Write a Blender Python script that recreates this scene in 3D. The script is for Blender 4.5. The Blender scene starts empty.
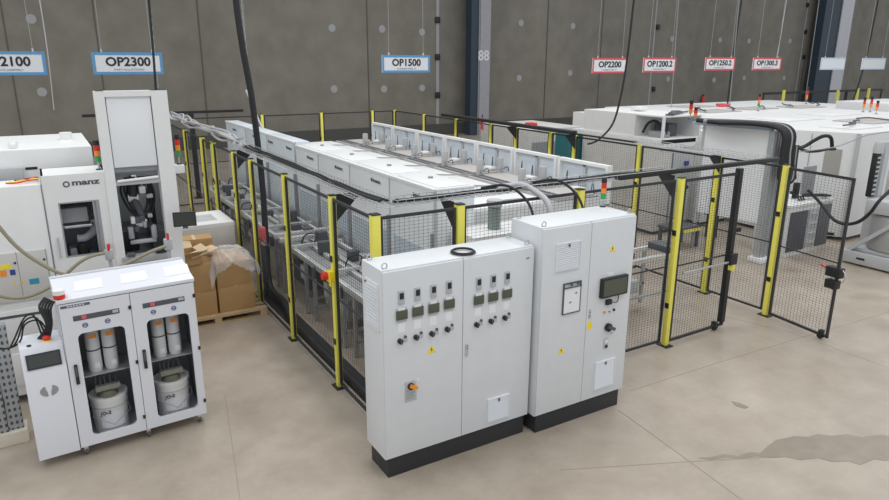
import bpy, bmesh, math, random
from mathutils import Vector, Matrix
random.seed(7)
S = bpy.context.scene
COL = S.collection
# ------------------------------------------------------------------ camera
CAMH = 3.73
YAW, PIT, ROL, FPX = 0.543511570, 0.277636636, 0.00435855, 667.715
def cam_axes():
    cp, sp, cy, sy = math.cos(PIT), math.sin(PIT), math.cos(YAW), math.sin(YAW)
    f = Vector((sy*cp, cy*cp, -sp)); r = Vector((cy, -sy, 0)); u = r.cross(f)
    cr, sr = math.cos(ROL), math.sin(ROL)
    return cr*r+sr*u, -sr*r+cr*u, f
CR, CU, CF = cam_axes()
cd = bpy.data.cameras.new('camera'); cam = bpy.data.objects.new('camera', cd); COL.objects.link(cam)
cd.sensor_width = 36; cd.lens = FPX/889*36; cd.clip_end = 300
mw = Matrix((CR, CU, -CF)).transposed().to_4x4(); mw.translation = (0, 0, CAMH); cam.matrix_world = mw
S.camera = cam
def at(x, y, ax, val):
    """the world point seen at pixel x, y of the photograph on the plane ax = val"""
    d = (x-444.5)*CR + (250-y)*CU + FPX*CF
    o = Vector((0, 0, CAMH)); i = 'XYZ'.index(ax)
    return o + d*((val-o[i])/d[i])
# ------------------------------------------------------------------ materials
MATS = {}
def mat(name, col, rough=.5, metal=0, noise=0, nscale=6, bump=0, spec=.5, trans=0, alpha=1, emit=0, ccoat=0):
    if name in MATS: return MATS[name]
    m = bpy.data.materials.new(name); m.use_nodes = True; MATS[name] = m
    nt = m.node_tree; b = nt.nodes['Principled BSDF']
    b.inputs['Base Color'].default_value = (*col, 1); b.inputs['Roughness'].default_value = rough
    b.inputs['Metallic'].default_value = metal; b.inputs['Specular IOR Level'].default_value = spec
    b.inputs['Transmission Weight'].default_value = trans; b.inputs['Alpha'].default_value = alpha
    b.inputs['Coat Weight'].default_value = ccoat
    if emit: b.inputs['Emission Color'].default_value = (*col, 1); b.inputs['Emission Strength'].default_value = emit
    tc = nt.nodes.new('ShaderNodeTexCoord'); n = nt.nodes.new('ShaderNodeTexNoise')
    n.inputs['Scale'].default_value = nscale; n.inputs['Detail'].default_value = 5
    nt.links.new(tc.outputs['Object'], n.inputs['Vector'])
    if noise:
        r = nt.nodes.new('ShaderNodeMapRange'); r.inputs['From Min'].default_value = .3; r.inputs['From Max'].default_value = .7
        r.inputs['To Min'].default_value = 1-noise; r.inputs['To Max'].default_value = 1+noise
        mx = nt.nodes.new('ShaderNodeVectorMath'); mx.operation = 'SCALE'; mx.inputs[0].default_value = col
        nt.links.new(n.outputs['Fac'], r.inputs['Value']); nt.links.new(r.outputs[0], mx.inputs['Scale'])
        nt.links.new(mx.outputs[0], b.inputs['Base Color'])
    if bump:
        bp = nt.nodes.new('ShaderNodeBump'); bp.inputs['Strength'].default_value = bump; bp.inputs['Distance'].default_value = .02
        nt.links.new(n.outputs['Fac'], bp.inputs['Height']); nt.links.new(bp.outputs[0], b.inputs['Normal'])
    return m
M_CAB = mat('painted_cabinet', (.72, .74, .76), .42, noise=.02)
M_WHITE = mat('white_paint', (.82, .82, .81), .45, noise=.02)
M_WARM = mat('warm_white_paint', (.62, .6, .57), .5, noise=.03)
M_BLUEW = mat('bluish_white_panel', (.72, .78, .84), .35, noise=.02)
M_LGREYW = mat('pale_grey_paint', (.66,.66,.65), .5, noise=.03)
M_VENT = mat('vent_plastic', (.82, .84, .87), .5)
M_SEAM = mat('seam_grey', (.25, .26, .27), .6)
M_LGREY = mat('light_grey_plastic', (.5, .51, .52), .5)
M_GREY = mat('grey_paint', (.32, .33, .34), .5, noise=.03)
M_DGREY = mat('dark_grey_paint', (.09, .095, .11), .5)
M_BLACK = mat('black_plastic', (.018, .018, .02), .45)
M_PLINTH = mat('black_plinth', (.03, .03, .033), .5)
M_RUBBER = mat('black_rubber', (.015, .015, .016), .6)
M_WIRE = mat('black_wire', (.03, .032, .035), .5)
M_YEL = mat('safety_yellow', (.9, .82, .13), .45, noise=.03)
M_YELL = mat('label_yellow', (.95, .75, .03), .5)
M_RED = mat('red_plastic', (.7, .03, .02), .4)
M_PINK = mat('pink_red_strip', (.8, .12, .14), .4)
M_ORANGE = mat('orange_plastic', (.9, .3, .03), .4)
M_GREEN = mat('green_plastic', (.03, .35, .1), .4)
M_BLUE = mat('blue_print', (.04, .06, .25), .5)
M_SBLUE = mat('sign_blue', (.1, .3, .55), .5)
M_SRED = mat('sign_red', (.65, .08, .1), .5)
M_SPALE = mat('sign_pale_blue', (.5, .62, .75), .5)
M_SWHITE = mat('sign_white', (.72, .73, .75), .5)
M_TEAL = mat('teal_paint', (.02, .16, .18), .5)
M_TEALL = mat('teal_label', (.03, .3, .42), .5)
M_ALU = mat('aluminium', (.72, .72, .71), .4, .4, noise=.05)
M_ALUD = mat('dull_steel', (.5, .51, .52), .4, .5, noise=.06)
M_GALV = mat('galvanised_steel', (.5, .53, .55), .45, .5, noise=.12, nscale=25)
M_CHROME = mat('chrome', (.75, .75, .75), .15, 1)
M_SCREEN = mat('dark_screen', (.045, .05, .045), .25)
M_LCD = mat('olive_display', (.09, .1, .07), .3)
M_TAN = mat('roof_board', (.5, .47, .44), .6, noise=.04)
M_CARD = mat('cardboard', (.48, .29, .13), .8, noise=.06)
M_CARDL = mat('light_cardboard', (.68, .52, .33), .8, noise=.05)
M_WOOD = mat('pallet_wood', (.55, .4, .23), .75, noise=.12)
M_HOSE = mat('beige_hose', (.3, .27, .18), .5)
M_PAPER = mat('paper', (.85, .86, .88), .7)
M_CART = mat('cartridge_grey', (.72, .73, .75), .4)
M_GLASS = mat('tinted_glass', (.05, .055, .06), .03, spec=.3, alpha=.05)
M_FILM = mat('plastic_film', (.85, .87, .9), .12, bump=.6, nscale=9, alpha=.32)
M_INNER = mat('cabinet_interior', (.2, .21, .24), .5)
M_STEELB = mat('blue_black_steel', (.03, .05, .075), .5, noise=.1)
M_COLG = mat('column_grey', (.36, .36, .39), .6, noise=.05)
M_PATCH = mat('mortar_patch', (.4, .4, .41), .9)
M_JOINT = mat('joint_dark', (.12, .113, .1), .9)
M_FOIL = mat('silver_cable_sleeve', (.5, .5, .51), .45)

def floor_mat():
    m = bpy.data.materials.new('polished_concrete_floor'); m.use_nodes = True
    nt = m.node_tree; L = nt.links.new; b = nt.nodes['Principled BSDF']
    tc = nt.nodes.new('ShaderNodeTexCoord')
    def noise(sc, det=6, rg=.55):
        n = nt.nodes.new('ShaderNodeTexNoise'); n.inputs['Scale'].default_value = sc; n.inputs['Detail'].default_value = det
        n.inputs['Roughness'].default_value = rg; L(tc.outputs['Object'], n.inputs['Vector']); return n
    n1 = noise(.35); n2 = noise(2.2); n3 = noise(14, 4)
    cr = nt.nodes.new('ShaderNodeValToRGB'); cr.color_ramp.elements[0].position = .3; cr.color_ramp.elements[1].position = .7
    cr.color_ramp.elements[0].color = (.33, .27, .21, 1); cr.color_ramp.elements[1].color = (.53, .46, .385, 1)
    ad = nt.nodes.new('ShaderNodeMath'); ad.operation = 'MULTIPLY_ADD'; ad.inputs[1].default_value = .5; 
    ml = nt.nodes.new('ShaderNodeMath'); ml.operation = 'MULTIPLY'; ml.inputs[1].default_value = .5
    L(n1.outputs['Fac'], ad.inputs[0]); L(n2.outputs['Fac'], ml.inputs[0]); L(ml.outputs[0], ad.inputs[2]); L(ad.outputs[0], cr.inputs[0])
    r3 = nt.nodes.new('ShaderNodeMapRange'); r3.inputs['To Min'].default_value = .93; r3.inputs['To Max'].default_value = 1.07
    L(n3.outputs['Fac'], r3.inputs['Value'])
    sc = nt.nodes.new('ShaderNodeVectorMath'); sc.operation = 'SCALE'; L(cr.outputs[0], sc.inputs[0]); L(r3.outputs[0], sc.inputs['Scale'])
    L(sc.outputs[0], b.inputs['Base Color'])
    rr = nt.nodes.new('ShaderNodeMapRange'); rr.inputs['To Min'].default_value = .22; rr.inputs['To Max'].default_value = .5
    L(n2.outputs['Fac'], rr.inputs['Value']); L(rr.outputs[0], b.inputs['Roughness'])
    b.inputs['Specular IOR Level'].default_value = .4
    return m
def wall_mat():
    m = bpy.data.materials.new('precast_concrete_wall'); m.use_nodes = True
    nt = m.node_tree; L = nt.links.new; b = nt.nodes['Principled BSDF']
    tc = nt.nodes.new('ShaderNodeTexCoord'); mp = nt.nodes.new('ShaderNodeMapping'); mp.inputs['Scale'].default_value = (1, 1, .25)
    L(tc.outputs['Object'], mp.inputs['Vector'])
    def noise(sc, v, det=6):
        n = nt.nodes.new('ShaderNodeTexNoise'); n.inputs['Scale'].default_value = sc; n.inputs['Detail'].default_value = det; L(v, n.inputs['Vector']); return n
    n1 = noise(.22, mp.outputs[0]); n2 = noise(1.1, tc.outputs['Object'], 8)
    a = nt.nodes.new('ShaderNodeMath'); a.operation = 'ADD'; L(n1.outputs['Fac'], a.inputs[0]); L(n2.outputs['Fac'], a.inputs[1])
    h = nt.nodes.new('ShaderNodeMath'); h.operation = 'MULTIPLY'; h.inputs[1].default_value = .5; L(a.outputs[0], h.inputs[0])
    cr = nt.nodes.new('ShaderNodeValToRGB'); e = cr.color_ramp.elements; e[0].position = .32; e[1].position = .7
    e[0].color = (.19, .175, .15, 1); e[1].color = (.295, .272, .235, 1)
    L(h.outputs[0], cr.inputs[0]); L(cr.outputs[0], b.inputs['Base Color']); b.inputs['Roughness'].default_value = .85
    b.inputs['Specular IOR Level'].default_value = .2
    return m
def perf_mat():
    m = bpy.data.materials.new('perforated_steel'); m.use_nodes = True
    nt = m.node_tree; L = nt.links.new; b = nt.nodes['Principled BSDF']; b.inputs['Metallic'].default_value = .4; b.inputs['Roughness'].default_value = .45
    tc = nt.nodes.new('ShaderNodeTexCoord'); mp = nt.nodes.new('ShaderNodeMapping'); mp.inputs['Scale'].default_value = (22, 0, 14)
    L(tc.outputs['Object'], mp.inputs['Vector'])
    v = nt.nodes.new('ShaderNodeTexVoronoi'); v.inputs['Scale'].default_value = 1; v.inputs['Randomness'].default_value = 0
    L(mp.outputs[0], v.inputs['Vector'])
    cr = nt.nodes.new('ShaderNodeValToRGB'); cr.color_ramp.interpolation = 'CONSTANT'; cr.color_ramp.elements[1].position = .27
    cr.color_ramp.elements[0].color = (.1, .1, .11, 1); cr.color_ramp.elements[1].color = (.42, .45, .47, 1)
    L(v.outputs['Distance'], cr.inputs[0]); L(cr.outputs[0], b.inputs['Base Color']); return m
M_PERF = perf_mat()
# ------------------------------------------------------------------ mesh builder
class MB:
    def __init__(s): s.v = []; s.f = []; s.sm = []
    def add(s, vs, fs, smooth=False, T=None):
        n = len(s.v)
        for p in vs:
            p = Vector(p); s.v.append(tuple(T @ p) if T is not None else tuple(p))
        for f in fs: s.f.append(tuple(i+n for i in f)); s.sm.append(smooth)
        return s
    def box(s, a, b, T=None):
        x0, y0, z0 = a; x1, y1, z1 = b
        vs = [(x0,y0,z0),(x1,y0,z0),(x1,y1,z0),(x0,y1,z0),(x0,y0,z1),(x1,y0,z1),(x1,y1,z1),(x0,y1,z1)]
        return s.add(vs, [(0,3,2,1),(4,5,6,7),(0,1,5,4),(1,2,6,5),(2,3,7,6),(3,0,4,7)], T=T)
    def rbox(s, a, b, r=.01, T=None):
        """box with chamfered vertical and horizontal edges"""
        bm = bmesh.new(); bmesh.ops.create_cube(bm, size=1)
        a, b = Vector(a), Vector(b); c = (a+b)/2; d = b-a
        for v in bm.verts: v.co = Vector((v.co.x*d.x, v.co.y*d.y, v.co.z*d.z))+c
        r = min(r, min(d)*.45)
        bmesh.ops.bevel(bm, geom=bm.edges[:], offset=r, segments=2, profile=.6, affect='EDGES')
        bm.verts.index_update()
        s.add([v.co.copy() for v in bm.verts], [tuple(v.index for v in f.verts) for f in bm.faces], T=T); bm.free(); return s
    def beam(s, p, q, w, h=None, up=(0,0,1)):
        p, q = Vector(p), Vector(q); h = h or w; d = (q-p); 
        if d.length < 1e-6: return s
        d.normalize(); up = Vector(up)
        if abs(d.dot(up)) > .98: up = Vector((0,1,0))
        x = d.cross(up).normalized(); z = x.cross(d)
        vs = [c + x*sx*w/2 + z*sz*h/2 for c in (p, q) for sx, sz in ((-1,-1),(1,-1),(1,1),(-1,1))]
        return s.add(vs, [(0,1,2,3),(7,6,5,4),(0,4,5,1),(1,5,6,2),(2,6,7,3),(3,7,4,0)])
    def tube(s, pts, r, n=8, cap=True):
        pts = [Vector(p) for p in pts]; N = len(pts); vs = []; prev = None
        rr = r if isinstance(r, (list, tuple)) else [r]*N
        for i, p in enumerate(pts):
            d = (pts[min(i+1, N-1)]-pts[max(i-1, 0)]).normalized()
            if prev is None:
                u = Vector((0,0,1)) if abs(d.z) < .9 else Vector((1,0,0)); x = d.cross(u).normalized()
            else: x = (prev - d*prev.dot(d)).normalized()
            prev = x; y = d.cross(x)
            for k in range(n):
                a = 2*math.pi*k/n; vs.append(p + (x*math.cos(a)+y*math.sin(a))*rr[i])
        fs = [(i*n+k, i*n+(k+1)%n, (i+1)*n+(k+1)%n, (i+1)*n+k) for i in range(N-1) for k in range(n)]
        if cap: fs += [tuple(range(n))[::-1], tuple((N-1)*n+k for k in range(n))]
        k0 = len(s.sm); s.add(vs, fs, smooth=n > 4)
        if cap: s.sm[-1] = s.sm[-2] = False
        return s
    def cyl(s, c, r, h, n=20, axis='Z', r2=None):
        c = Vector(c); d = {'X':(1,0,0),'Y':(0,1,0),'Z':(0,0,1)}[axis]
        return s.tube([c, c+Vector(d)*h], [r, r if r2 is None else r2], n)
    def lathe(s, prof, c=(0,0,0), n=24):
        c = Vector(c); vs = [c+Vector((r*math.cos(2*math.pi*k/n), r*math.sin(2*math.pi*k/n), z)) for r, z in prof for k in range(n)]
        fs = [(i*n+k, i*n+(k+1)%n, (i+1)*n+(k+1)%n, (i+1)*n+k) for i in range(len(prof)-1) for k in range(n)]
        return s.add(vs, fs, smooth=True)
    def prism(s, poly, d, T=None):
        """polygon (3D points) extruded by vector d"""
        n = len(poly); poly = [Vector(p) for p in poly]; d = Vector(d)
        vs = poly+[p+d for p in poly]
        return s.add(vs, [tuple(range(n))[::-1], tuple(range(n, 2*n))]+[(i, (i+1)%n, n+(i+1)%n, n+i) for i in range(n)], T=T)
    def ring(s, x0, x1, z0, z1, hx0, hx1, hz0, hz1, y0, y1, r=.0, T=None):
        """plate in XZ with a rounded rectangular hole, thickness y0..y1"""
        K = 5; outer = []; inner = []
        cs = [((x1,z1),(hx1-r,hz1-r),0), ((x0,z1),(hx0+r,hz1-r),90), ((x0,z0),(hx0+r,hz0+r),180), ((x1,z0),(hx1-r,hz0+r),270)]
        for (ox, oz), (cx, cz), a0 in cs:
            for k in range(K+1):
                a = math.radians(a0+90*k/K); inner.append((cx+r*math.cos(a), cz+r*math.sin(a))); outer.append((ox, oz))
        n = len(inner); vs = [(p[0], y0, p[1]) for p in outer]+[(p[0], y0, p[1]) for p in inner]+[(p[0], y1, p[1]) for p in outer]+[(p[0], y1, p[1]) for p in inner]
        fs = []
        for i in range(n):
            j = (i+1)%n
            fs += [(i, j, n+j, n+i), (2*n+j, 2*n+i, 3*n+i, 3*n+j), (n+i, n+j, 3*n+j, 3*n+i), (j, i, 2*n+i, 2*n+j)]
        n0 = len(s.f); s.add(vs, fs, T=T)
        # drop degenerate quads to triangles
        keep = [(f, m) for f, m in zip(s.f[n0:], s.sm[n0:])]; s.f = s.f[:n0]; s.sm = s.sm[:n0]
        for f, m in keep:
            g = []
            for i in f:
                if not any((Vector(s.v[i])-Vector(s.v[k])).length < 1e-7 for k in g): g.append(i)
            if len(g) >= 3: s.f.append(tuple(g)); s.sm.append(m)
        return s
    def build(s, name, m, parent=None, **tg):
        me = bpy.data.meshes.new(name); me.from_pydata(s.v, [], s.f)
        bm = bmesh.new(); bm.from_mesh(me); bmesh.ops.recalc_face_normals(bm, faces=bm.faces); bm.to_mesh(me); bm.free()
        me.polygons.foreach_set('use_smooth', s.sm); me.materials.append(m)
        me.set_sharp_from_angle(angle=math.radians(40))
        o = bpy.data.objects.new(name, me); COL.objects.link(o)
        if parent: o.parent = parent
        if tg: tag(o, **tg)
        return o
def tag(o, label=None, cat=None, group=None, kind=None):
    if label: o['label'] = label
    if cat: o['category'] = cat
    if group: o['group'] = group
    if kind: o['kind'] = kind
    return o
def thing(name, label, cat, loc=(0,0,0), rz=0, group=None):
    o = bpy.data.objects.new(name, None); COL.objects.link(o); o.location = loc; o.rotation_euler = (0,0,rz)
    o.empty_display_size = .1
    return tag(o, label, cat, group)
def struct(o): o['kind'] = 'structure'; return o
def copy_tree(o, parent=None):
    c = o.copy(); COL.objects.link(c)
    if parent: c.parent = parent
    for ch in list(o.children): copy_tree(ch, c)
    return c
def B(name, a, b, m, parent=None, r=0):
    mb = MB(); (mb.rbox(a, b, r) if r else mb.box(a, b)); return mb.build(name, m, parent)
def arc(p, q, sag, n=14, side=(0,0,0)):
    p, q = Vector(p), Vector(q); side = Vector(side)
    return [p.lerp(q, i/n) + (Vector((0,0,-sag))+side)*4*(i/n)*(1-i/n) for i in range(n+1)]
def smooth(pts, k=6):
    pts = [Vector(p) for p in pts]; out = []
    for i in range(len(pts)-1):
        p0 = pts[max(i-1,0)]; p1 = pts[i]; p2 = pts[i+1]; p3 = pts[min(i+2,len(pts)-1)]
        for j in range(k):
            t = j/k
            out.append(.5*((2*p1)+(p2-p0)*t+(2*p0-5*p1+4*p2-p3)*t*t+(3*p1-p0-3*p2+p3)*t**3))
    out.append(pts[-1]); return out
def text(txt, size, m, parent, loc, rot=(math.pi/2,0,0), bold=.0, name='lettering', width=None, ext=.002, xs=1):
    c = bpy.data.curves.new('t', 'FONT'); c.body = txt; c.size = size; c.align_x = 'CENTER'; c.align_y = 'CENTER'
    c.offset = bold*size*.75; c.extrude = ext; c.resolution_u = 3
    o = bpy.data.objects.new('t', c); COL.objects.link(o)
    dg = bpy.context.evaluated_depsgraph_get(); me = bpy.data.meshes.new_from_object(o.evaluated_get(dg))
    bpy.data.objects.remove(o); me.materials.clear(); me.materials.append(m); me.name = name
    n = bpy.data.objects.new(name, me); COL.objects.link(n); n.parent = parent; n.location = loc; n.rotation_euler = rot
    s = xs
    if width:
        xs_ = [v.co.x for v in me.vertices]; s = width/(max(xs_)-min(xs_))
    n.scale = (s, 1, 1); return n
def warn_triangle(parent, x, y, z, s=.1):
    t = MB().prism([(x-s/2, y, z-s*.43), (x+s/2, y, z-s*.43), (x, y, z+s*.43)], (0,-.002,0)).build('warning_label', M_YELL, parent)
    k = s/8
    MB().prism([(x+.1*k, y-.002, z+1.6*k), (x-k, y-.002, z-.6*k), (x, y-.002, z-.5*k), (x-.3*k, y-.002, z-2.6*k), (x+k, y-.002, z-.1*k), (x+.1*k, y-.002, z-.2*k)], (0,-.001,0)).build('lightning_symbol', M_BLACK, t)
    return t
ORD = ['first','second','third','fourth','fifth','sixth','seventh','eighth','ninth','tenth','eleventh','twelfth','thirteenth','fourteenth']
# ================================================================== SETTING
fm = floor_mat()
struct(MB().box((-25,-6,-.2), (80,30,0)).build('floor', fm))
# saw cuts in the floor slab
jm = mat('floor_joint', (.33, .275, .215), .6)
def floor_line(pix, w, n):
    P = [at(x, y, 'Z', 0) for x, y in pix]
    mb = MB()
    for a, b in zip(P, P[1:]): mb.beam((a.x,a.y,.0008), (b.x,b.y,.0008), w, .0014)
    struct(mb.build('trim_%d' % n, jm))
floor_line([(618,410),(660,440),(742,500),(800,544)], .012, 1)
floor_line([(560,470),(700,461),(830,454)], .01, 2)
floor_line([(630,391),(720,362),(800,338),(889,312)], .008, 3)
floor_line([(705,312),(790,332),(889,368)], .008, 4)
floor_line([(225,395),(240,500)], .008, 5)
WY = 30
wm = wall_mat()
wall = struct(MB().box((-25,WY,-.2), (80,WY+.3,14)).build('wall_back', wm))
n = 6
for x, w, m in ((202,.05,M_JOINT),(368,.05,M_JOINT),(546,.06,M_JOINT),(600,.04,M_JOINT),(437.5,.16,M_PATCH),(652,.1,M_PATCH),(800,.1,M_PATCH),(100,.04,M_JOINT),(10,.04,M_JOINT)):
    X = at(x, 60, 'Y', WY)[0]
    struct(B('trim_%d' % n, (X-w/2, WY-.02, 0), (X+w/2, WY, 14), m)); n += 1
struct(B('trim_%d' % n, (-25, WY-.03, 0), (80, WY, .55), mat('dark_wall_base', (.09,.088,.08), .9)))
# round mortar patches over the lifting points of the panels
pb = None
for x, y in ((332,28),(382,29),(422,32),(334,89),(384,89),(422,88),(31,19),(42,92),(521,23),(573,26),(519,78),(570,73),(720,40),(749,41),(790,41),(714,80),(744,78),(784,78),(672,39),(668,79)):
    p = at(x, y, 'Y', WY)
    MB().cyl((p.x, WY-.012, p.z), .17, .012, 16, 'Y').build('mortar_patch', M_PATCH, wall)
# dark anchors on the panel joints
i = 0
for x, ys, where in ((437,(20,57,95),'left of the numbered column'),(655,(27,89),'behind the red framed signs'),(803,(5,32,57,84),'just left of the right column')):
    for k, y in enumerate(ys):
        p = at(x+(0 if x < 500 else (60-y)*.07), y, 'Y', WY)
        tag(MB().rbox((p.x-.13, WY-.12, p.z-.15), (p.x+.13, WY-.02, p.z+.15), .04).build('wall_anchor', M_BLACK),
            'dark anchor on the wall joint %s, %s from top' % (where, ORD[k]), 'wall anchor', 'wall anchors on the panel joints')
# stains of water marks near the floor of the wall
# columns -----------------------------------------------------------
def column(x0, x1, x2, y, label, num=None, mg=M_COLG):
    a = at(x0, y, 'Y', 28.9); b = at(x1, y, 'Y', 28.9); c = at(x2, y, 'Y', 28.9)
    t = thing('steel_column', label, 'column', ((a.x+c.x)/2, 28.9, 0))
    o = t.location
    B('steel_flange', (a.x-o.x, 0, 0), (b.x-o.x, .5, 14), M_STEELB, t)
    B('concrete_face', (b.x-o.x, -.05, 0), (c.x-o.x, .55, 14), mg, t)
    for k in range(5): MB().beam((b.x-o.x-.06, -.03, 0), (b.x-o.x-.06, -.03, 14), .05).build('conduit', M_GREY, t) if k == 0 else None
    if num:
        p = at((x1+x2)/2-.3, 56, 'Y', 28.8); text(num, .68, M_SWHITE, t, (p.x-o.x, -.055, p.z), bold=.03, name='number_lettering')
    return t
column(471, 479.5, 489.5, 60, 'dark steel and grey wall column with the white number 88', '88')
column(818, 834, 845, 60, 'dark blue steel column with pale edge at the far right', None, mat('pale_column', (.6,.6,.64), .6))
# wall fixture: red extinguisher
ep = at(705, 100, 'Y', WY-.3)
t = thing('fire_extinguisher', 'small red fire extinguisher hanging on the back wall', 'fire extinguisher', (ep.x, WY-.13, ep.z-.35))
MB().lathe([(0,0),(.1,0),(.11,.05),(.11,.5),(.05,.6),(0,.6)]).build('cylinder', M_RED, t)
B('valve', (-.05,-.04,.58), (.05,.04,.7), M_BLACK, t)
B('wall_bracket', (-.05,.06,.1), (.05,.13,.4), M_BLACK, t)
# ================================================================== SIGNS
def sign(x0, x1, ztop, zbot, txt, sub, frame_m, label, wires=True, tw=.62, txtm=M_BLACK):
    w = x1-x0; h = ztop-zbot
    t = thing('hanging_sign', label, 'sign', ((x0+x1)/2, 13.2, zbot), 0, 'hanging station signs')
    B('board', (-w/2,0,0), (w/2,.02,h), M_SWHITE, t)
    MB().ring(-w/2,w/2,0,h, -w/2+.045,w/2-.045,.045,h-.045, -.006,.0, 0.001).build('border', frame_m, t)
    if txt: text(txt, h*.55, txtm, t, (0,-.004,h*.56), bold=.035, width=w*tw, name='sign_lettering')
    if sub:
        text(sub, h*.11, M_GREY, t, (0,-.004,h*.22), width=w*.42, name='small_lettering')
    for s in (-1, 1):
        hk = MB().cyl((s*w*.36, .01, h), .018, .05, 8).build('hook', M_CHROME, t)
        MB().tube([(s*w*.36,.01,h+.04), (s*w*.34,.01,h+3.4)], .005, 5).build('wire', M_GREY, t)
    return t
Z0, Z1 = 3.83, 3.46
sign(-.86, .27, Z0, Z1, 'OP2100', 'ISOPLATE ASSEMBLY', M_SBLUE, 'blue bordered hanging sign reading OP2100, cut by the left edge')
sign(.96, 2.08, Z0, Z1, 'OP2300', 'INSTALLATION', M_SBLUE, 'blue bordered hanging sign reading OP2300', tw=.64)
sign(6.42, 7.58, Z0-.01, Z1, 'OP1500', 'ASSEMBLY', M_SBLUE, 'blue bordered hanging sign reading OP1500', tw=.6)
sign(12.37, 13.58, Z0-.04, Z1-.05, 'OP2200', 'ASSEMBLY', M_SRED, 'red bordered hanging sign reading OP2200', tw=.66)
sign(14.2, 15.47, Z0-.02, Z1-.04, 'OP1200.2', 'ASSEMBLY', M_SRED, 'red bordered hanging sign reading OP1200.2', tw=.78)
sign(16.71, 18.03, Z0, Z1, 'OP1250.2', 'ASSEMBLY', M_SRED, 'red bordered hanging sign reading OP1250.2', tw=.76)
sign(18.9, 20.3, Z0, Z1, 'OP1300.3', 'ASSEMBLY', M_SRED, 'red bordered hanging sign reading OP1300.3', tw=.74)
sign(22.48, 23.9, Z0+.02, Z1, '', '', M_SPALE, 'washed out pale blue sign in front of the right column')
sign(24.96, 26.49, Z0+.02, Z1, '', '', M_SPALE, 'washed out pale blue sign nearest the right edge')
# ================================================================== FENCE
FT = 2.3
def wire_panel(name, label, p, q, z0=.06, z1=2.26, mid=1.12, group='black mesh fence panels', fw=.03, cat='fence panel', px=.052, pz=.035):
    p, q = Vector((*p, 0)), Vector((*q, 0)); d = q-p; L = d.length; rz = math.atan2(d.y, d.x)
    t = thing(name, label, cat, p, rz, group)
    f = MB()
    for a, b in (((0,0,z0),(L,0,z0)), ((0,0,z1),(L,0,z1)), ((fw/2,0,z0),(fw/2,0,z1)), ((L-fw/2,0,z0),(L-fw/2,0,z1))): f.beam(a, b, fw*.8, fw)
    f.build('frame', M_WIRE, t)
    if mid: MB().beam((0,0,mid), (L,0,mid), .016, .018).build('middle_rail', M_WIRE, t)
    w = MB(); n = max(2, int(L/px)); r = .0016
    def tri(a, b, u, v):
        a, b, u, v = map(Vector, (a, b, u, v)); vs = []
        for c in (a, b): vs += [c+u*r, c-u*r*.5+v*r*.9, c-u*r*.5-v*r*.9]
        w.add(vs, [(0,1,4,3),(1,2,5,4),(2,0,3,5)])
    for i in range(1, n): tri((L*i/n,0,z0), (L*i/n,0,z1), (1,0,0), (0,1,0))
    m = int((z1-z0)/pz)
    for i in range(1, m): z = z0+(z1-z0)*i/m; tri((0,.002,z), (L,.002,z), (0,0,1), (0,1,0))
    w.build('wire_mesh', M_WIRE, t); return t
def post(x, y, label, h=FT, w=.065, m=M_YEL, rz=0, group='yellow fence posts', base=True, clamps=(.55,1.55), slot=False):
    t = thing('fence_post', label, 'fence post', (x, y, 0), rz, group)
    p = MB().rbox((-w/2,-w/2,.012), (w/2,w/2,h), .006).build('upright', m, t)
    if base: MB().rbox((-.07,-.09,0), (.07,.09,.014), .006).build('base_plate', M_BLACK, t)
    B('cap', (-w/2-.003,-w/2-.003,h), (w/2+.003,w/2+.003,h+.012), M_BLACK, t)
    if slot: B('slot', (-.009,-w/2-.002,.05), (.009,-w/2,h-.02), M_BLACK, t)
    for z in clamps: B('clamp', (-w/2-.008,-.03,z), (w/2+.008,.03,z+.07), M_BLACK, t)
    return t
def gusset(x, y, dx, dy, label):
    """triangular black plate carrying the cable tray"""
    z = FT+.02; n = Vector((dy, dx, 0)); P = Vector((x, y, 0)); d = Vector((dx, dy, 0))
    tag(MB().prism([P+Vector((0,0,z)), P+d*.3+Vector((0,0,z)), P+Vector((0,0,z-.3))], n.normalized()*.012).build('tray_bracket', M_BLACK),
        label, 'bracket', 'triangular tray brackets')
XL, YF, XR, YB = 2.65, 5.68, 9.18, 18.1
# left line
LY = [YF, 6.77, 8.4, 9.97, 10.98, 12.37, 13.3, 14.99, 17.05, 18.1]
for i, y in enumerate(LY):
    post(XL, y, 'yellow post at the fence corner behind the two door cabinet' if i == 0 else 'yellow post %s along the left fence from the front corner' % ORD[i], w=.085 if i in (0, 6) else .07, slot=i not in (0, 6))
for i in range(len(LY)-1):
    wire_panel('fence_section', 'black mesh panel %s along the left fence from the front corner' % ORD[i], (XL, LY[i]+.045), (XL, LY[i+1]-.045))
# second, twin posts beside some of the left ones (aluminium backed)
for y, z in ((12.62,'sixth'),(17.3,'ninth')):
    post(XL+.02, y, 'slim yellow post doubled up against the %s left fence post' % z, w=.045, group='slim doubled posts')
# front line
FX = [XL, 3.61, 5.25, 6.91]
for i, x in enumerate(FX[1:]):
    post(x, YF if i < 2 else YF-.05, 'yellow front fence post %s' % ('behind the two door cabinet','behind the taller cabinet with the signal light','standing free right of the tall cabinet')[i], w=.085 if i < 2 else .07)
for i in range(3):
    wire_panel('fence_section', 'black mesh panel in the front fence %s' % ('behind the left cabinet door','behind the gap of the two cabinets','right of the tall cabinet')[i], (FX[i]+.05, YF), (FX[i+1]-.05, YF))
t = wire_panel('gate_leaf', 'closed black mesh gate leaf on the front fence with a push bar', (6.97, YF-.05), (8.13, YF-.03), group=None, cat='gate', fw=.035)
MB().beam((1.12,0,.1), (1.12,0,2.33), .075, .075).build('gate_post', M_BLACK, t)
MB().tube([(.1,-.05,1.02), (1.05,-.05,1.02)], .016, 8).build('push_bar', M_ALUD, t)
MB().rbox((1.05,-.09,.98), (1.2,-.03,1.14), .01).build('latch', M_BLACK, t)
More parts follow.
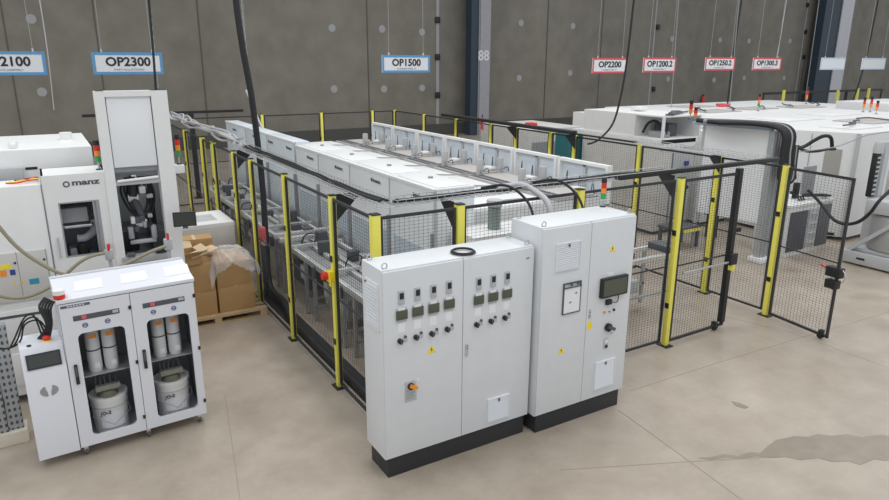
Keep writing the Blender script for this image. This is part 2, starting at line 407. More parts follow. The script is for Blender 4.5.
MB().rbox((1.08,-.11,.9), (1.13,-.03,.98), .01).build('yellow_key', M_YEL, t)
MB().cyl((.98,-.03,.055), .05, .06, 14, 'Y').build('wheel', M_RUBBER, t)
B('wheel_fork', (.955,-.035,.06), (1.005,.035,.13), M_BLACK, t)
post(9.12, 5.63, 'yellow hinge post at the corner that carries the open gate', w=.07)
g = wire_panel('gate_leaf', 'open black mesh gate leaf swung out towards the camera', (9.11, 5.57), (8.97, 4.58), group=None, cat='gate', fw=.035)
L = .99
MB().rbox((L-.16,-.05,.92), (L+.05,.06,1.06), .012).build('lock_box', M_BLACK, g)
MB().rbox((L-.14,-.06,.76), (L+.02,.06,.88), .012).build('lock_plate', M_BLACK, g)
MB().tube([(L-.14,.0,1.0), (L-.3,.04,1.02)], .014, 8).build('red_handle', M_RED, g)
MB().tube(arc((L+.06,0,1.04), (L+.06,0,.86), 0, 8, (.05,0,0)), .008, 6).build('pull_handle', M_CHROME, g)
MB().cyl((L-.1,-.03,.05), .045, .05, 14, 'Y').build('wheel', M_RUBBER, g)
B('wheel_fork', (L-.125,-.035,.06), (L-.075,.035,.13), M_BLACK, g)
# right line
RY = [6.79, 8.45, 10.17, 10.91, 12.11, 13.09, 14.64, 16.3, 18.1]
prev = 5.68
for i, y in enumerate(RY):
    post(XR, y, 'yellow post %s along the right fence behind the hinge post' % ORD[i], w=.085 if i == 0 else .07)
    wire_panel('fence_section', 'black mesh panel %s along the right fence behind the hinge post' % ORD[i], (XR, prev+.05), (XR, y-.05)); prev = y
BX = [XL, 5.2, 6.88, 8.45, XR]
for i in range(4):
    wire_panel('fence_section', 'black mesh panel %s from the left in the rear fence' % ORD[i], (BX[i]+.05, YB), (BX[i+1]-.05, YB), px=.08, pz=.06)
    if i: post(BX[i], YB, 'yellow post %s from the left in the rear fence' % ORD[i-1])
# black guard fence beyond at far left
tag(MB().beam((1.0,19.2,2.34), (5.0,19.2,2.34), .04, .07).build('guard_rail', M_BLACK), 'long black rail behind the rear left fence corner', 'rail')
t = thing('guard_post', 'black guard post behind the left fence', 'post', (3.6, 19.2, 0)); B('shaft', (-.06,-.06,0), (.06,.06,2.3), M_BLACK, t); B('foot_plate', (-.12,-.12,0), (.12,.12,.015), M_BLACK, t)
# brackets
gusset(XL+.035, 6.72, 1, 0, 'black triangular bracket at the second left fence post'); gusset(XL+.035, 10.9, 1, 0, 'black triangular bracket beside the hanging cable')
gusset(3.57, YF+.05, 0, 1, 'black triangular bracket behind the left cabinet'); gusset(6.89, YF+.05, 0, 1, 'black triangular bracket at the free standing front post')
for y, l in ((6.75,'first'),(10.12,'third'),(12.06,'fifth')): gusset(XR-.035, y, -1, 0, 'black triangular bracket on the %s right fence post' % l)
# cable trays (wire basket) ------------------------------------------
def tray(p, q, w, z, label, m=M_ALUD, h=.06, step=.09, name='cable_tray'):
    p, q = Vector((*p, z)), Vector((*q, z)); d = q-p; L = d.length; rz = math.atan2(d.y, d.x)
    t = thing(name, label, 'cable tray', p, rz, 'wire basket cable trays')
    mb = MB()
    for k in range(5): y = -w/2+w*k/4; mb.tube([(0,y,0),(L,y,0)], .004, 4)
    for y in (-w/2, w/2): mb.tube([(0,y,h),(L,y,h)], .005, 4)
    mb.build('long_wires', m, t)
    mb = MB()
    for i in range(int(L/step)+1):
        x = i*step; mb.tube([(x,-w/2,h),(x,-w/2,0),(x,w/2,0),(x,w/2,h)], .0035, 4)
    mb.build('cross_wires', m, t); return t
tray((XL+.17, 5.75), (XL+.17, 11.0), .22, FT+.035, 'wire basket cable tray on top of the left fence')
tray((XL+.3, YF+.2), (6.95, YF+.2), .22, FT+.035, 'wire basket cable tray behind the cabinets on the front fence')
tray((XR-.17, 5.9), (XR-.17, 8.4), .2, FT+.035, 'wire basket cable tray on the near part of the right fence')
tag(MB().rbox((5.95,YF+.08,FT+.03), (9.15,YF+.16,FT+.09), .01).build('tray_rail', M_BLACK), 'thick black rail along the front fence top to the hinge post', 'rail')
tag(MB().rbox((XR-.25,10.0,FT+.03), (XR-.1,15.0,FT+.1), .01).build('tray_rail', M_BLACK), 'black covered cable duct on top of the far right fence', 'cable duct')
tag(MB().rbox((XR-.2,8.4,FT+.03), (XR-.14,10.0,FT+.06), .01).build('tray_rail', M_BLACK), 'thin black rail between duct and basket on the right fence', 'rail')
def wig(p, q, n, a, z0=0):
    p, q = Vector(p), Vector(q)
    pts = [p.lerp(q, i/n)+Vector((random.uniform(-a,a), random.uniform(-a,a), abs(random.uniform(0,a))*.6)) for i in range(n+1)]
    return smooth(pts, 4)
for k in range(3):
    o = .04*k-.04
    tag(MB().tube(wig((XL+.2+o, 11, FT+.06), (XL+.2+o, 5.95, FT+.06), 9, .03), .014, 6).build('tray_cable', M_RUBBER), 'black cable lying in the left fence tray', 'cable', 'black cables in the left tray')
for k in range(3):
    o = .04*k-.04
    tag(MB().tube(wig((XL+.3, YF+.2+o, FT+.06), (6.8, YF+.2+o, FT+.06), 9, .035), .016, 6).build('tray_cable', M_RUBBER), 'black cable lying in the front fence tray', 'cable', 'black cables in the front tray')
for x, lab in ((505,'first'),(553.5,'second')):
    p = at(x, 190, 'Y', 5.92); 
    pts = [(p.x-.35, 5.88, FT+.09), (p.x-.1, 5.86, FT+.13), (p.x, 5.8, FT+.0), (p.x, 5.5, 2.1), (p.x, 5.28, 1.9)]
    pts = [(p.x-.35, 5.88, FT+.1), (p.x-.12, 5.75, FT+.13), (p.x, 5.58, FT+.02), (p.x+.01, 5.42, 2.15), (p.x, 5.3, 1.8)]
    tag(MB().tube(smooth(pts), .015, 8).build('supply_cable', M_RUBBER), '%s black cable from the left dropping from the front tray behind the cabinets' % lab, 'cable')
pts = [(4.25, 5.9, FT+.06), (4.5, 5.86, FT+.1), (4.62, 5.7, FT+.03), (4.65, 5.5, 2.2), (4.65, 5.4, 1.8)]
tag(MB().tube(smooth(pts), .034, 12).build('supply_conduit', M_FOIL), 'fat pale corrugated conduit curving down behind the tall cabinet', 'conduit')
# silver cable sleeves on the far left fence
pix = [(172,118),(190,127),(210,136),(228,147),(245,155),(262,165)]
for k in range(8):
    pts = []
    y = 18.6 + random.uniform(-.4,.4)
    while y > 10.6:
        pts.append((XL+.12+random.uniform(-.11,.11), y, FT+.1+random.uniform(-.04,.12))); y -= random.uniform(.6,1.1)
    tag(MB().tube(smooth(pts, 4), .02, 6).build('sleeved_cable', M_FOIL), 'silver sleeved cable piled on the far left fence top', 'cable', 'silver sleeved cables on the left fence')
# thick black hose from the ceiling down inside the left fence
def hpt(x, y, Y): return at(x, y, 'Y', Y)
pts = [hpt(232,-60,10.8), hpt(236,0,10.8), hpt(243,50,10.8), hpt(252,100,10.8), hpt(262,180,10.8), hpt(266,240,10.7), at(270,285,'Y',10.3), (2.9,9.6,.12), (2.82,9.0,.06), (2.8,8.2,.05), (2.8,7.2,.05), (2.8,6.2,.05)]
tag(MB().tube(smooth(pts, 8), .05, 12).build('cable_hose', M_RUBBER), 'fat black hose from the ceiling down inside the left fence and along its foot', 'hose')
def chain(x0, y0, x1, y1, Y, label, m=M_GREY):
    p, q = hpt(x0,y0,Y), hpt(x1,y1,Y); q.x = q.x; mb = MB(); n = int((p-q).length/.07)
    for i in range(n):
        c = p.lerp(q, (i+.5)/n); r = .03
        pts = [c+Vector((math.cos(a)*.013*(i%2), math.cos(a)*.013*((i+1)%2), math.sin(a)*.045)) for a in [2*math.pi*k/8 for k in range(9)]]
        mb.tube(pts, .007, 4, False)
    tag(mb.build('hanging_chain', m), label, 'chain', 'hanging chains')
chain(240,-20,250,96,11.2,'steel chain beside the fat black hose at upper left')
chain(147,-20,158,88,13.7,'steel chain hanging down onto the tall machine tower at the left')
chain(741,-20,729,112,15.5,'steel chain in front of the OP1250.2 sign')
chain(822,-20,804,108,16.5,'steel chain left of the right column')
chain(680,-20,671,108,14.5,'steel chain passing the OP1200.2 sign')
tag(MB().tube([hpt(246,90,11.3), hpt(262,128,11.3)], .015, 6).build('sling_cord', M_PAPER), 'white cord hanging from the chain over the machine line', 'cord')
def hang(pix, Y, r, label, m=M_RUBBER, name='drop_cable'):
    tag(MB().tube(smooth([hpt(x,y,Y) for x, y in pix], 6), r, 8).build(name, m), label, 'cable', None)
hang([(38,-10),(47,48),(54,110)], 13.6, .008, 'thin steel cable at upper left behind the OP2100 sign', M_LGREY)
hang([(148,-10),(153,50),(156,90)], 12.6, .02, 'black cable hanging behind the OP2300 sign')
hang([(635,-10),(627,60),(620,100),(612,125),(598,140),(588,144)], 10.6, .022, 'black cable curving down beside the OP2200 sign onto the white machine')
hang([(743,-10),(733,60),(728,100),(727,118),(733,124)], 15.7, .028, 'black cable beside the chain at the OP1250.2 sign')
hang([(788,-10),(780,40),(776,60)], 13.25, .01, 'thin pale wire above the OP1300.3 sign', M_LGREY)
hang([(806,60),(800,95),(799,112),(803,118)], 16, .05, 'short black hose standing on the far machine roof')
hang([(880,-10),(868,50),(855,95),(845,112),(835,117),(820,117)], 14.5, .028, 'black cable curving down at the upper right onto the far machine')
hang([(842,112),(860,112),(889,104)], 14.7, .02, 'black cable lying across the far roof to the right edge')
# ================================================================== CONTROL CABINETS
def control_cabinet(name, x0, x1, y0, y1, ztop, label):
    t = thing(name, label, 'control cabinet', (x0, y0, 0)); w = x1-x0; d = y1-y0
    B('plinth', (.03,.03,0), (w-.03,d-.03,.2), M_PLINTH, t, .004)
    b = MB().rbox((0,.02,.2), (w,d,ztop), .006).build('body', M_CAB, t)
    for x in (.05, w-.05):
        for y in (.06, d-.06):
            MB().tube([(x+.025*math.cos(a),y,ztop+.025+.025*math.sin(a)) for a in [math.pi*2*k/10 for k in range(11)]], .006, 5, False).build('lifting_eye', M_LGREY, t)
    return t, w, d
A, w, d = control_cabinet('control_cabinet', 2.31, 3.93, 4.83, 5.25, 2.02, 'wide grey two door control cabinet with seven small displays')
AD = [B('door', (.004,0,.215), (w/2-.003,.02,2.005), M_CAB, A, .004), B('door', (w/2+.003,0,.215), (w-.004,.02,2.005), M_CAB, A, .004)]
B('seam', (w/2-.004,.012,.21), (w/2+.004,.02,2.01), M_SEAM, A)
def loc(c, x, y, Y): p = at(x, y, 'Y', Y); return p.x-c.location.x, p.z
def meter_set(px_, py, door, k):
    x, z = loc(A, px_, py, 4.83)
    m = MB().rbox((x-.028,-.014,z-.06), (x+.028,0,z+.062), .004).build('regulator', M_LGREY, door)
    MB().rbox((x-.02,-.018,z-.012), (x+.02,-.013,z+.045), .003).build('regulator_display', M_BLACK, m)
    z2 = z-.155
    m = MB().rbox((x-.052,-.008,z2-.07), (x+.052,0,z2+.06), .004).build('meter_housing', M_LGREY, door)
    MB().rbox((x-.055,-.02,z2-.045), (x+.055,-.007,z2+.04), .004).build('meter_display', M_LCD, m)
    MB().rbox((x-.035,-.016,z2+.04), (x+.03,-.007,z2+.062), .002).build('meter_clip', M_WHITE, m)
    B('paper_tag', (x-.035,-.002,z2-.17), (x+.035,0,z2-.085), M_PAPER, door)
    z3 = z2-.245
    m = MB().cyl((x-.02,-.03,z3), .024, .03, 14, 'Y').build('selector_switch', M_BLACK, door)
    MB().box((x-.026,-.042,z3-.022), (x-.014,-.028,z3+.022)).build('switch_grip', M_DGREY, m)
    m = MB().cyl((x+.035,-.012,z3+.03), .013, .012, 10, 'Y').build('push_button', M_DGREY, door)
    m = MB().rbox((x+.012,-.006,z3-.02), (x+.055,0,z3+.02), .003).build('button_plate', M_LGREY, door)
for px_, py in ((401,297.5),(417.2,294),(433.2,291),(448.8,287)): meter_set(px_, py, AD[0], 0)
for px_, py in ((478.5,283.5),(493,280.5),(507,277.5)): meter_set(px_, py, AD[1], 1)
x, z = loc(A, 431.5, 349, 4.83); warn_triangle(AD[0], x, -.0005, z, .09)
x, z = loc(A, 410, 390, 4.83)
MB().rbox((x-.055,-.006,z-.11), (x+.065,0,z-.005), .003).build('rating_plate', M_LGREY, AD[0])
for k in range(4): B('plate_text_line', (x-.045,-.0075,z-.03-k*.018), (x+.05-.02*(k%2),-.006,z-.024-k*.018), M_GREY, AD[0]['x'] if False else AD[0])
m = MB().rbox((x-.05,-.012,z), (x+.05,0,z+.09), .004).build('main_switch', M_LGREY, AD[0])
MB().cyl((x,-.03,z+.045), .032, .02, 16, 'Y').build('switch_collar', M_BLACK, m)
MB().beam((x-.015,-.045,z+.06), (x+.05,-.045,z+.03), .03, .03).build('switch_lever', M_ORANGE, m)
MB().cyl((x+.085,-.002,z+.085), .014, .003, 12, 'Y').build('round_sticker', M_PAPER, AD[0])
def vent(c, door, x0, x1, z0, z1, Y=0, n=14):
    v = MB().ring(x0,x1,z0,z1, x0+.008,x1-.008,z0+.008,z1-.008, -.016,0, .001).build('vent_frame', M_VENT, door)
    mb = MB()
    for k in range(n):
        z = z0+.01+(z1-z0-.02)*(k+.5)/n; h = (z1-z0)/n*.5
        mb.prism([(x0+.01,-.001,z+h*.9), (x0+.01,-.016,z-h*.5), (x0+.01,-.012,z-h*.8), (x0+.01,-.001,z-h*.2)], (x1-x0-.02,0,0))
    B('vent_backing', (x0+.008,-.002,z0+.008), (x1-.008,-.0005,z1-.008), M_LGREY, v); mb.build('louvres', M_VENT, v); B('vent_logo', ((x0+x1)/2-.01,-.018,z1-.045), ((x0+x1)/2+.01,-.013,z1-.015), M_DGREY, v)
xa, za = loc(A, 487, 422, 4.83); xb, zb = loc(A, 509, 393, 4.83); vent(A, AD[1], xa, xb, za, zb, n=16)
x, z = loc(A, 466.5, 347, 4.83)
k = MB().rbox((x-.014,-.012,z-.09), (x+.014,0,z+.03), .004).build('door_latch', M_LGREY, AD[1])
for dz in (-.01, .015): MB().cyl((x,-.016,z+dz), .006, .005, 8, 'Y').build('keyhole', M_DGREY, k)
B('logo_plate', (w-.1,-.003,1.9), (w-.06,0,1.915), M_GREY, AD[1])
# vent on the left side face
v = MB().box((-.014,.08,1.45), (0,.34,1.88)).build('side_vent', M_WHITE, A)
for k in range(12): MB().box((-.022,.1,1.48+k*.032), (-.014,.32,1.494+k*.032)).build('louvre', M_BLUEW, v)
B('vent_logo', (-.02,.3,1.83), (-.014,.33,1.86), M_DGREY, v)
# rubber ring and cable coil on the roof
cx, cy = at(463, 251, 'Z', 2.04).xy
mb = MB()
for k in range(2): mb.tube([(cx+(.11-.012*k)*math.cos(a), cy+(.11-.012*k)*math.sin(a), 2.034+.008*k) for a in [math.pi*2*j/24 for j in range(25)]], .009, 6, False)
tag(mb.build('cable_coil', M_RUBBER), 'small black cable coil lying on the roof of the wide cabinet', 'cable coil')
Bc, w, d = control_cabinet('control_cabinet', 3.965, 5.2, 4.75, 5.26, 2.2, 'taller grey control cabinet with touch screen and document pocket')
BD = [B('door', (.004,0,.215), (w/2-.003,.02,2.185), M_CAB, Bc, .004), B('door', (w/2+.003,0,.215), (w-.004,.02,2.185), M_CAB, Bc, .004)]
B('seam', (w/2-.004,.012,.21), (w/2+.004,.02,2.19), M_SEAM, Bc)
def lB(x, y): return loc(Bc, x, y, 4.75)
xa, za = lB(555, 272); xb, zb = lB(581, 240); vent(Bc, BD[0], xa, xb, za, zb)
xa, za = lB(577.5, 386); xb, zb = lB(616, 357); xa, za = lB(593,390); xb, zb = lB(615, 357); vent(Bc, BD[1], xa, xb, za, zb)
x0, z0 = lB(561.5, 315); x1, z1 = lB(581, 280)
f = MB().ring(x0,x1,z0,z1, x0+.012,x1-.012,z0+.012,z1-.012, -.014,0, .001).build('document_pocket', M_DGREY, BD[0])
B('document_sheet', (x0+.012,-.0125,z0+.012), (x1-.012,-.004,z1-.05), M_PAPER, f); B('pocket_bar', (x0,-.022,z1-.055), (x1,-.012,z1-.045), M_DGREY, f)
for q in (.4,.75): B('clip', (x0+(x1-x0)*q-.012,-.03,z1-.03), (x0+(x1-x0)*q+.012,-.02,z1-.005), M_DGREY, f)
B('handwriting', (x1-.08,-.0135,z1-.13), (x1-.05,-.012,z1-.11), M_GREY, f); B('handwriting', (x0+.08,-.0135,z0+.11), (x0+.11,-.012,z0+.13), M_GREY, f)
x, z = lB(561, 350); warn_triangle(BD[0], x, -.0005, z, .085)
x, z = lB(612.5, 248); warn_triangle(BD[1], x, -.0005, z, .085)
x0, z0 = lB(598.5, 300); x1, z1 = lB(626, 273)
s = MB().rbox((x0,-.045,z0+.02), (x1,0,z1), .01).build('touch_screen', M_BLACK, BD[1])
MB().box((x0+.022,-.047,z0+.042), (x1-.022,-.044,z1-.022)).build('display', M_LCD, s)
B('paper_note', (x0+.1,-.003,z1+.005), (x0+.19,0,z1+.04), M_PAPER, BD[1])
x, z = lB(608, 300); MB().rbox((x-.04,-.03,z-.045), (x+.035,0,z+.01), .006).build('plug_socket', M_BLACK, BD[1])
MB().tube(smooth([(x+.03,-.02,z-.02),(x+.1,-.025,z-.035),(x+.13,-.02,z+.0),(x+.12,-.02,z+.05)]), .005, 6).build('lead', M_BLACK, BD[1])
for k, (px_, py, m) in enumerate(((604,312,M_ORANGE),(609,311.5,M_DGREY),(613.5,309.5,M_BLACK))):
    x, z = lB(px_, py); MB().cyl((x,-.016,z), .013 if k != 1 else .007, .016, 12, 'Y').build('push_button', m, BD[1])
x, z = lB(607.5, 327); r = MB().cyl((x,-.03,z), .045, .03, 18, 'Y').build('rotary_switch', M_BLACK, BD[1])
MB().beam((x-.02,-.045,z+.02), (x+.06,-.045,z-.02), .03, .035).build('switch_lever', M_DGREY, r)
MB().tube([(x+.04,-.02,z-.03),(x+.08,-.03,z-.05),(x+.02,-.03,z-.07)], .006, 6).build('padlock_shackle', M_CHROME, r)
x, z = lB(605.5, 343); r = MB().rbox((x-.03,-.008,z-.06), (x+.03,0,z+.055), .003).build('interface_flap', M_LGREY, BD[1])
MB().rbox((x-.012,-.02,z-.05), (x+.018,-.008,z-.02), .004).build('flap_knob', M_BLACK, r); MB().rbox((x-.02,-.014,z+.0), (x+.02,-.008,z+.04), .004).build('flap_cover', M_WHITE, r)
x, z = lB(589, 326); B('yellow_sticker', (x-.02,-.002,z-.045), (x+.035,0,z+.045), M_YELL, BD[1])
x, z = lB(589.5, 313); k = MB().rbox((x-.012,-.008,z-.06), (x+.014,0,z+.04), .004).build('door_latch', M_LGREY, BD[1])
for dz in (-.03, .01): MB().cyl((x,-.012,z+dz), .006, .005, 8, 'Y').build('keyhole', M_DGREY, k)
# stack lights --------------------------------------------------------
def stack_light(p, h, label, segs=(M_GREEN, M_ORANGE, M_RED), pole=.28, r=.032):
    t = thing('signal_light', label, 'signal light', p, 0, 'stacked signal lights')
    MB().cyl((0,0,0), r*1.2, h*.03, 14).build('base', M_BLACK, t)
    MB().cyl((0,0,0), r*.35, h*pole, 8).build('pole', M_ALUD, t)
    z = h*pole; s = h*(1-pole)/(len(segs)+.9)
    for m in segs: MB().lathe([(0,z),(r,z),(r,z+s*.96),(0,z+s*.96)], n=14).build('lens', m, t); z += s
    MB().lathe([(0,z),(r*1.03,z),(r*1.03,z+s*.85),(0,z+s*.85)], n=14).build('cap', M_BLACK, t)
    return t
p = at(602, 206, 'Z', 2.2); stack_light((p.x-.02, 5.2, 2.2), .32, 'red amber green signal light on the taller grey control cabinet', r=.028)
# ================================================================== CENTRAL MACHINE LINE
def left_module(y0, y1, zt, depth, label, logos=((.72),), low=True):
    t = thing('process_module', label, 'machine module', (4.05, y0, 0), 0, 'white process modules of the line'); L = y1-y0
    MB().rbox((0,.012,.15), (depth,L-.012,zt), .008).build('housing', M_BLUEW if zt > 2.22 else mat('cool_white', (.78,.8,.82), .45), t)
    B('top_edge', (-.012,.012,zt-.035), (.03,L-.012,zt+.004), M_WHITE, t)
    B('seam_strip', (-.004,-.012,.0), (.03,.012,zt-.02), M_LGREY, t)
    MB().box((-.05,-.018,.05), (-.01,.018,1.65)).build('upright', M_GREY, t)
    if low:
        B('inspection_window', (-.008,.12,1.0), (0,L-.12,1.4), mat('pale_window', (.55,.62,.68), .2), t)
        B('lower_hatch', (-.01,L*.2,.35), (0,L*.8,.85), M_GREY, t)
    for q in logos:
        text('manz', .075, M_DGREY, t, (-.014,L*(1-q),zt-.14), rot=(math.pi/2,0,-math.pi/2), bold=.03, name='maker_lettering', xs=1.5)
        MB().cyl((-.016,L*(1-q)+.16,zt-.14), .028, .004, 12, 'X').build('maker_mark', M_DGREY, t)
    return t
ys = [6.95, 8.18, 9.56, 10.91, 12.06]
for i in range(4):
    t = left_module(ys[i], ys[i+1], 2.2, .6, 'white line module %s from the near end, with maker lettering on its side' % ORD[i])
    # cover sheets on its top
    B('cover_sheet', (.08,.06,2.2), (.55,ys[i+1]-ys[i]-.1,2.212), M_WHITE, t, .003)
    MB().lathe([(.0,2.215),(.035,2.215),(.035,2.235),(0,2.24)], (.35,.7,0), 10).build('plug', M_GREY, t)
fy = [12.12, 13.85, 15.5, 17.3]
for i in range(3): left_module(fy[i], fy[i+1], 2.245, .3, 'tall bluish white side panel %s behind the covered modules' % ORD[i], logos=((.18,.85) if i == 0 else (.5,)), low=False)
# near end unit
t = thing('end_unit', 'low white end unit of the machine line behind the front fence', 'machine unit', (4.25, 6.35, 0))
MB().rbox((0,0,1.0), (2.2,.55,1.7), .01).build('hood', M_WHITE, t); MB().rbox((.03,.03,.75), (2.17,.55,1.0), .01).build('beige_panel', M_TAN, t)
MB().rbox((.05,.05,.1), (2.15,.55,.75), .01).build('base_frame', M_GREY, t)
for k, x in enumerate((.9, 1.7)): B('hinge_line', (x,-.004,1.02), (x+.01,0,1.68), M_SEAM, t)
text('manz', .09, M_DGREY, t, (.75,-.006,1.35), bold=.03, name='maker_lettering', xs=1.5)
p = at(437, 212, 'Z', 1.72)
t = thing('motor_drum', 'grey green drum standing on the near white end unit', 'motor', (4.72, 6.62, 1.7))
MB().lathe([(0,0),(.08,0),(.08,.27),(.06,.29),(0,.29)]).build('drum', mat('grey_green', (.22,.27,.25), .5), t)
MB().lathe([(0,.29),(.095,.29),(.1,.33),(.095,.37),(0,.37)]).build('lid', M_LGREY, t)
# right part of the line: low bodies with tan boards, cylinders and framed panels
def right_module(y0, label, i):
    L = 1.2; t = thing('roof_module', label, 'machine module', (4.67, y0, 0), 0, 'low line modules with tan roof boards')
    Z = 1.76; MB().rbox((0,.005,.15), (2.5,L-.005,Z), .008).build('housing', M_LGREYW, t)
    B('white_cover', (.05,.03,Z), (1.5,L-.03,Z+.03), M_WHITE, t, .006)
    B('roof_board', (1.62,.05,Z), (2.4,L-.05,Z+.035), M_TAN, t, .004)
    g_ = MB()
    for r in range(2):
        for k in range(9): g_.box((1.66+.13*r,.1+k*.115,Z+.035), (1.75+.13*r,.19+k*.115,Z+.042))
    g_.build('grille_slots', M_DGREY, t)
    B('board_gap', (1.5,.0,Z), (1.6,L,Z+.004), M_LGREY, t)
    MB().box((1.62,.0,Z), (2.45,.04,Z+.01)).build('cross_gap', M_SEAM, t)
    MB().tube(smooth([(.6,.3,Z+.04),(1.1,.25,Z+.05),(1.5,.08,Z+.05),(2.3,.1,Z+.06)]), .012, 6).build('hose', M_GREY, t)
    return t
for i in range(7): right_module(7.28+1.2*i, 'white roof module with tan board, %s from the near end' % ORD[i], i)
t = MB().box((0,0,0),(.1,.1,.1)) if False else None
# cylinders on roof
cyls = [(433,163),(455,160),(471,172),(485,169),(513,182),(527,179),(366,143),(381,142),(393,149),(404,148),(413,156),(430,153.5)]
def damper(x, y, z, h, r, label):
    t = thing('air_cylinder', label, 'cylinder', (x, y, z), 0, 'upright cylinders on the line roof')
    MB().lathe([(0,0),(r*1.15,0),(r*1.15,h*.12),(r,h*.14),(r,h*.92),(r*.8,h),(0,h)], n=18).build('barrel', mat('cylinder_grey', (.42,.42,.42), .5), t)
    MB().tube(smooth([(r,0,h*.2),(r*2.3,-.03,h*.35),(r*2.5,-.05,0.02)]), .01, 6).build('air_hose', M_DGREY, t)
    MB().cyl((-r*.3,-r*1.0,h*.15), r*.35, h*.2, 8).build('valve', M_GREY, t)
    return t
k = 0
for i in range(6):
    y = 8.45+1.2*i
    for x, nm in ((6.55,'left'),(6.98,'right')):
        damper(x, y, 1.795, .27, .062, 'grey upright cylinder, %s of the %s pair from the near end' % (nm, ORD[i]))
# framed panels
def framed(y0, label):
    L = 1.14; t = thing('upright_screen', label, 'machine panel', (7.3, y0, 0), 0, 'pale framed panels along the right of the line')
    T = Matrix.Rotation(math.pi/2, 4, 'Z')
    fr = MB().ring(0,L,1.62,2.2, .05,L-.05,1.66,2.155, -.07,.03, .001, T=T); fr.build('frame', M_WHITE, t)
    B('panel_sheet', (.04,.04,1.64), (.055,L-.04,2.17), M_BLUEW, t)
    B('mullion', (.0,L*.45,1.66), (.04,L*.45+.06,2.15), M_LGREY, t)
    B('inner_shelf', (.0,.05,2.12), (.04,L-.05,2.15), M_LGREY, t)
    for k in range(3):
        a = .2+.3*k
        MB().tube(smooth([(-.05,a,1.66),(-.06,a+.05,1.85),(-.03,a+.1,1.95+.03*k),(-.04,a+.12,1.75)]), .008, 5).build('air_line', M_DGREY, t)
    B('white_block', (-.3,L*.25,1.795), (-.16,L*.45,1.84), M_WHITE, t, .01)
    for s in (0, 1): MB().box((.05,s*(L-.06),.1), (.1,s*(L-.06)+.05,1.62)).build('leg', M_LGREY, t)
    return t
for i in range(7): framed(7.29+1.2*i, 'pale framed upright panel, %s from the near end of the line' % ORD[i])
# little side machines on the right inside the fence (dark base behind framed panels)
# ------------------------------------------------ conveyor on the left of the line
def conveyor(y0, L, label, idx, x=3.15, w=.75):
    t = thing('conveyor_section', label, 'conveyor', (x, y0, 0), 0, 'aluminium conveyor sections left of the line')
    for xx in (0, w*.42, w*.58, w): MB().rbox((xx-.03,0,.84), (xx+.03,L-.01,.92), .004).build('rail', M_ALU, t)
    for k in range(2):
        for xx in (.0, w): MB().rbox((xx-.025,.15+k*(L-.35),0.01), (xx+.025,.2+k*(L-.35),.82), .004).build('leg', M_ALUD, t); 
        MB().rbox((0,.15+k*(L-.35),.2), (w,.19+k*(L-.35),.24), .004).build('cross_bar', M_ALUD, t)
    MB().box((.08,.0,.86), (w*.34,L,.87)).build('belt', M_GREY, t)
    MB().box((w*.66,.0,.86), (w-.08,L,.87)).build('belt', M_GREY, t)
    rnd = random.Random(idx)
    for k in range(3):
        y = .1+k*L/3+rnd.uniform(-.05,.05)
        if k == 1: MB().rbox((-.05,y,.92), (w+.05,y+.05,.97), .005).build('bridge', M_ALU, t)
        MB().cyl((rnd.choice((-.05,w*.5,w+.03)),y+.08,.72), .035, .16, 10).build('drive_motor', M_DGREY, t)
        xx = rnd.uniform(.05,w-.15); MB().rbox((xx,y+.07,.88), (xx+.16,y+.2,1.0+rnd.uniform(0,.12)), .01).build('stopper_unit', rnd.choice((M_DGREY,M_ALUD,M_ALU,M_WHITE)), t)
        a = rnd.uniform(0,w)
        if k%2: MB().tube(smooth([(a,y,.9),(a+.1,y+.1,1.08),(a-.05,y+.2,1.05),(a-.1,y+.25,.8),(a-.08,y+.2,.45)]), .011, 6).build('cable_loop', M_RUBBER, t)
    MB().rbox((.1,.3,.3), (w-.1,L-.3,.6), .02).build('drive_box', M_DGREY if idx%2 else M_ALUD, t)
    for k in range(2): MB().box((-.03,.2+k*.5,.55), (-.01,.32+k*.5,.75)).build('terminal_box', M_LGREY, t)
    return t
for i in range(7): conveyor(6.15+1.45*i, 1.44, 'cluttered aluminium conveyor section, %s from the near end' % ORD[i], i+3)
t = thing('transfer_bridge', 'aluminium transfer bridge crossing from conveyor to the modules', 'conveyor', (3.0, 9.9, .92))
MB().rbox((0,0,.05), (1.0,.09,.12), .004).build('beam', M_ALU, t); MB().rbox((0,.3,.05), (1.0,.39,.12), .004).build('beam', M_ALU, t)
for x in (.05,.9): MB().rbox((x,0,-.01), (x+.06,.39,.05), .004).build('foot', M_ALUD, t)
# emergency stop on the second post
p = (XL-.06, 6.77, 1.42)
t = thing('emergency_stop', 'red emergency stop with yellow tag on the second left fence post', 'emergency stop', (2.55, 6.74, 1.33))
MB().rbox((0,-.05,0), (.068,.05,.13), .008).build('housing', M_YELL, t); MB().cyl((-.06,.02,.07), .045, .06, 16, 'X').build('button', M_RED, t)
B('tag', (-.004,-.1,-.03), (0,-.04,.08), M_YELL, t)
t = thing('valve_unit', 'pink red valve unit behind the fence above the boxes', 'valve', (2.8, 10.3, .85))
MB().rbox((0,0,0), (.1,.12,.3), .02).build('body', M_PINK, t); MB().cyl((.05,-.03,.05), .04, .05, 12, 'Y').build('knob', M_LGREY, t); MB().rbox((.02,0,-.85), (.08,.1,0), .01).build('stand', M_DGREY, t)
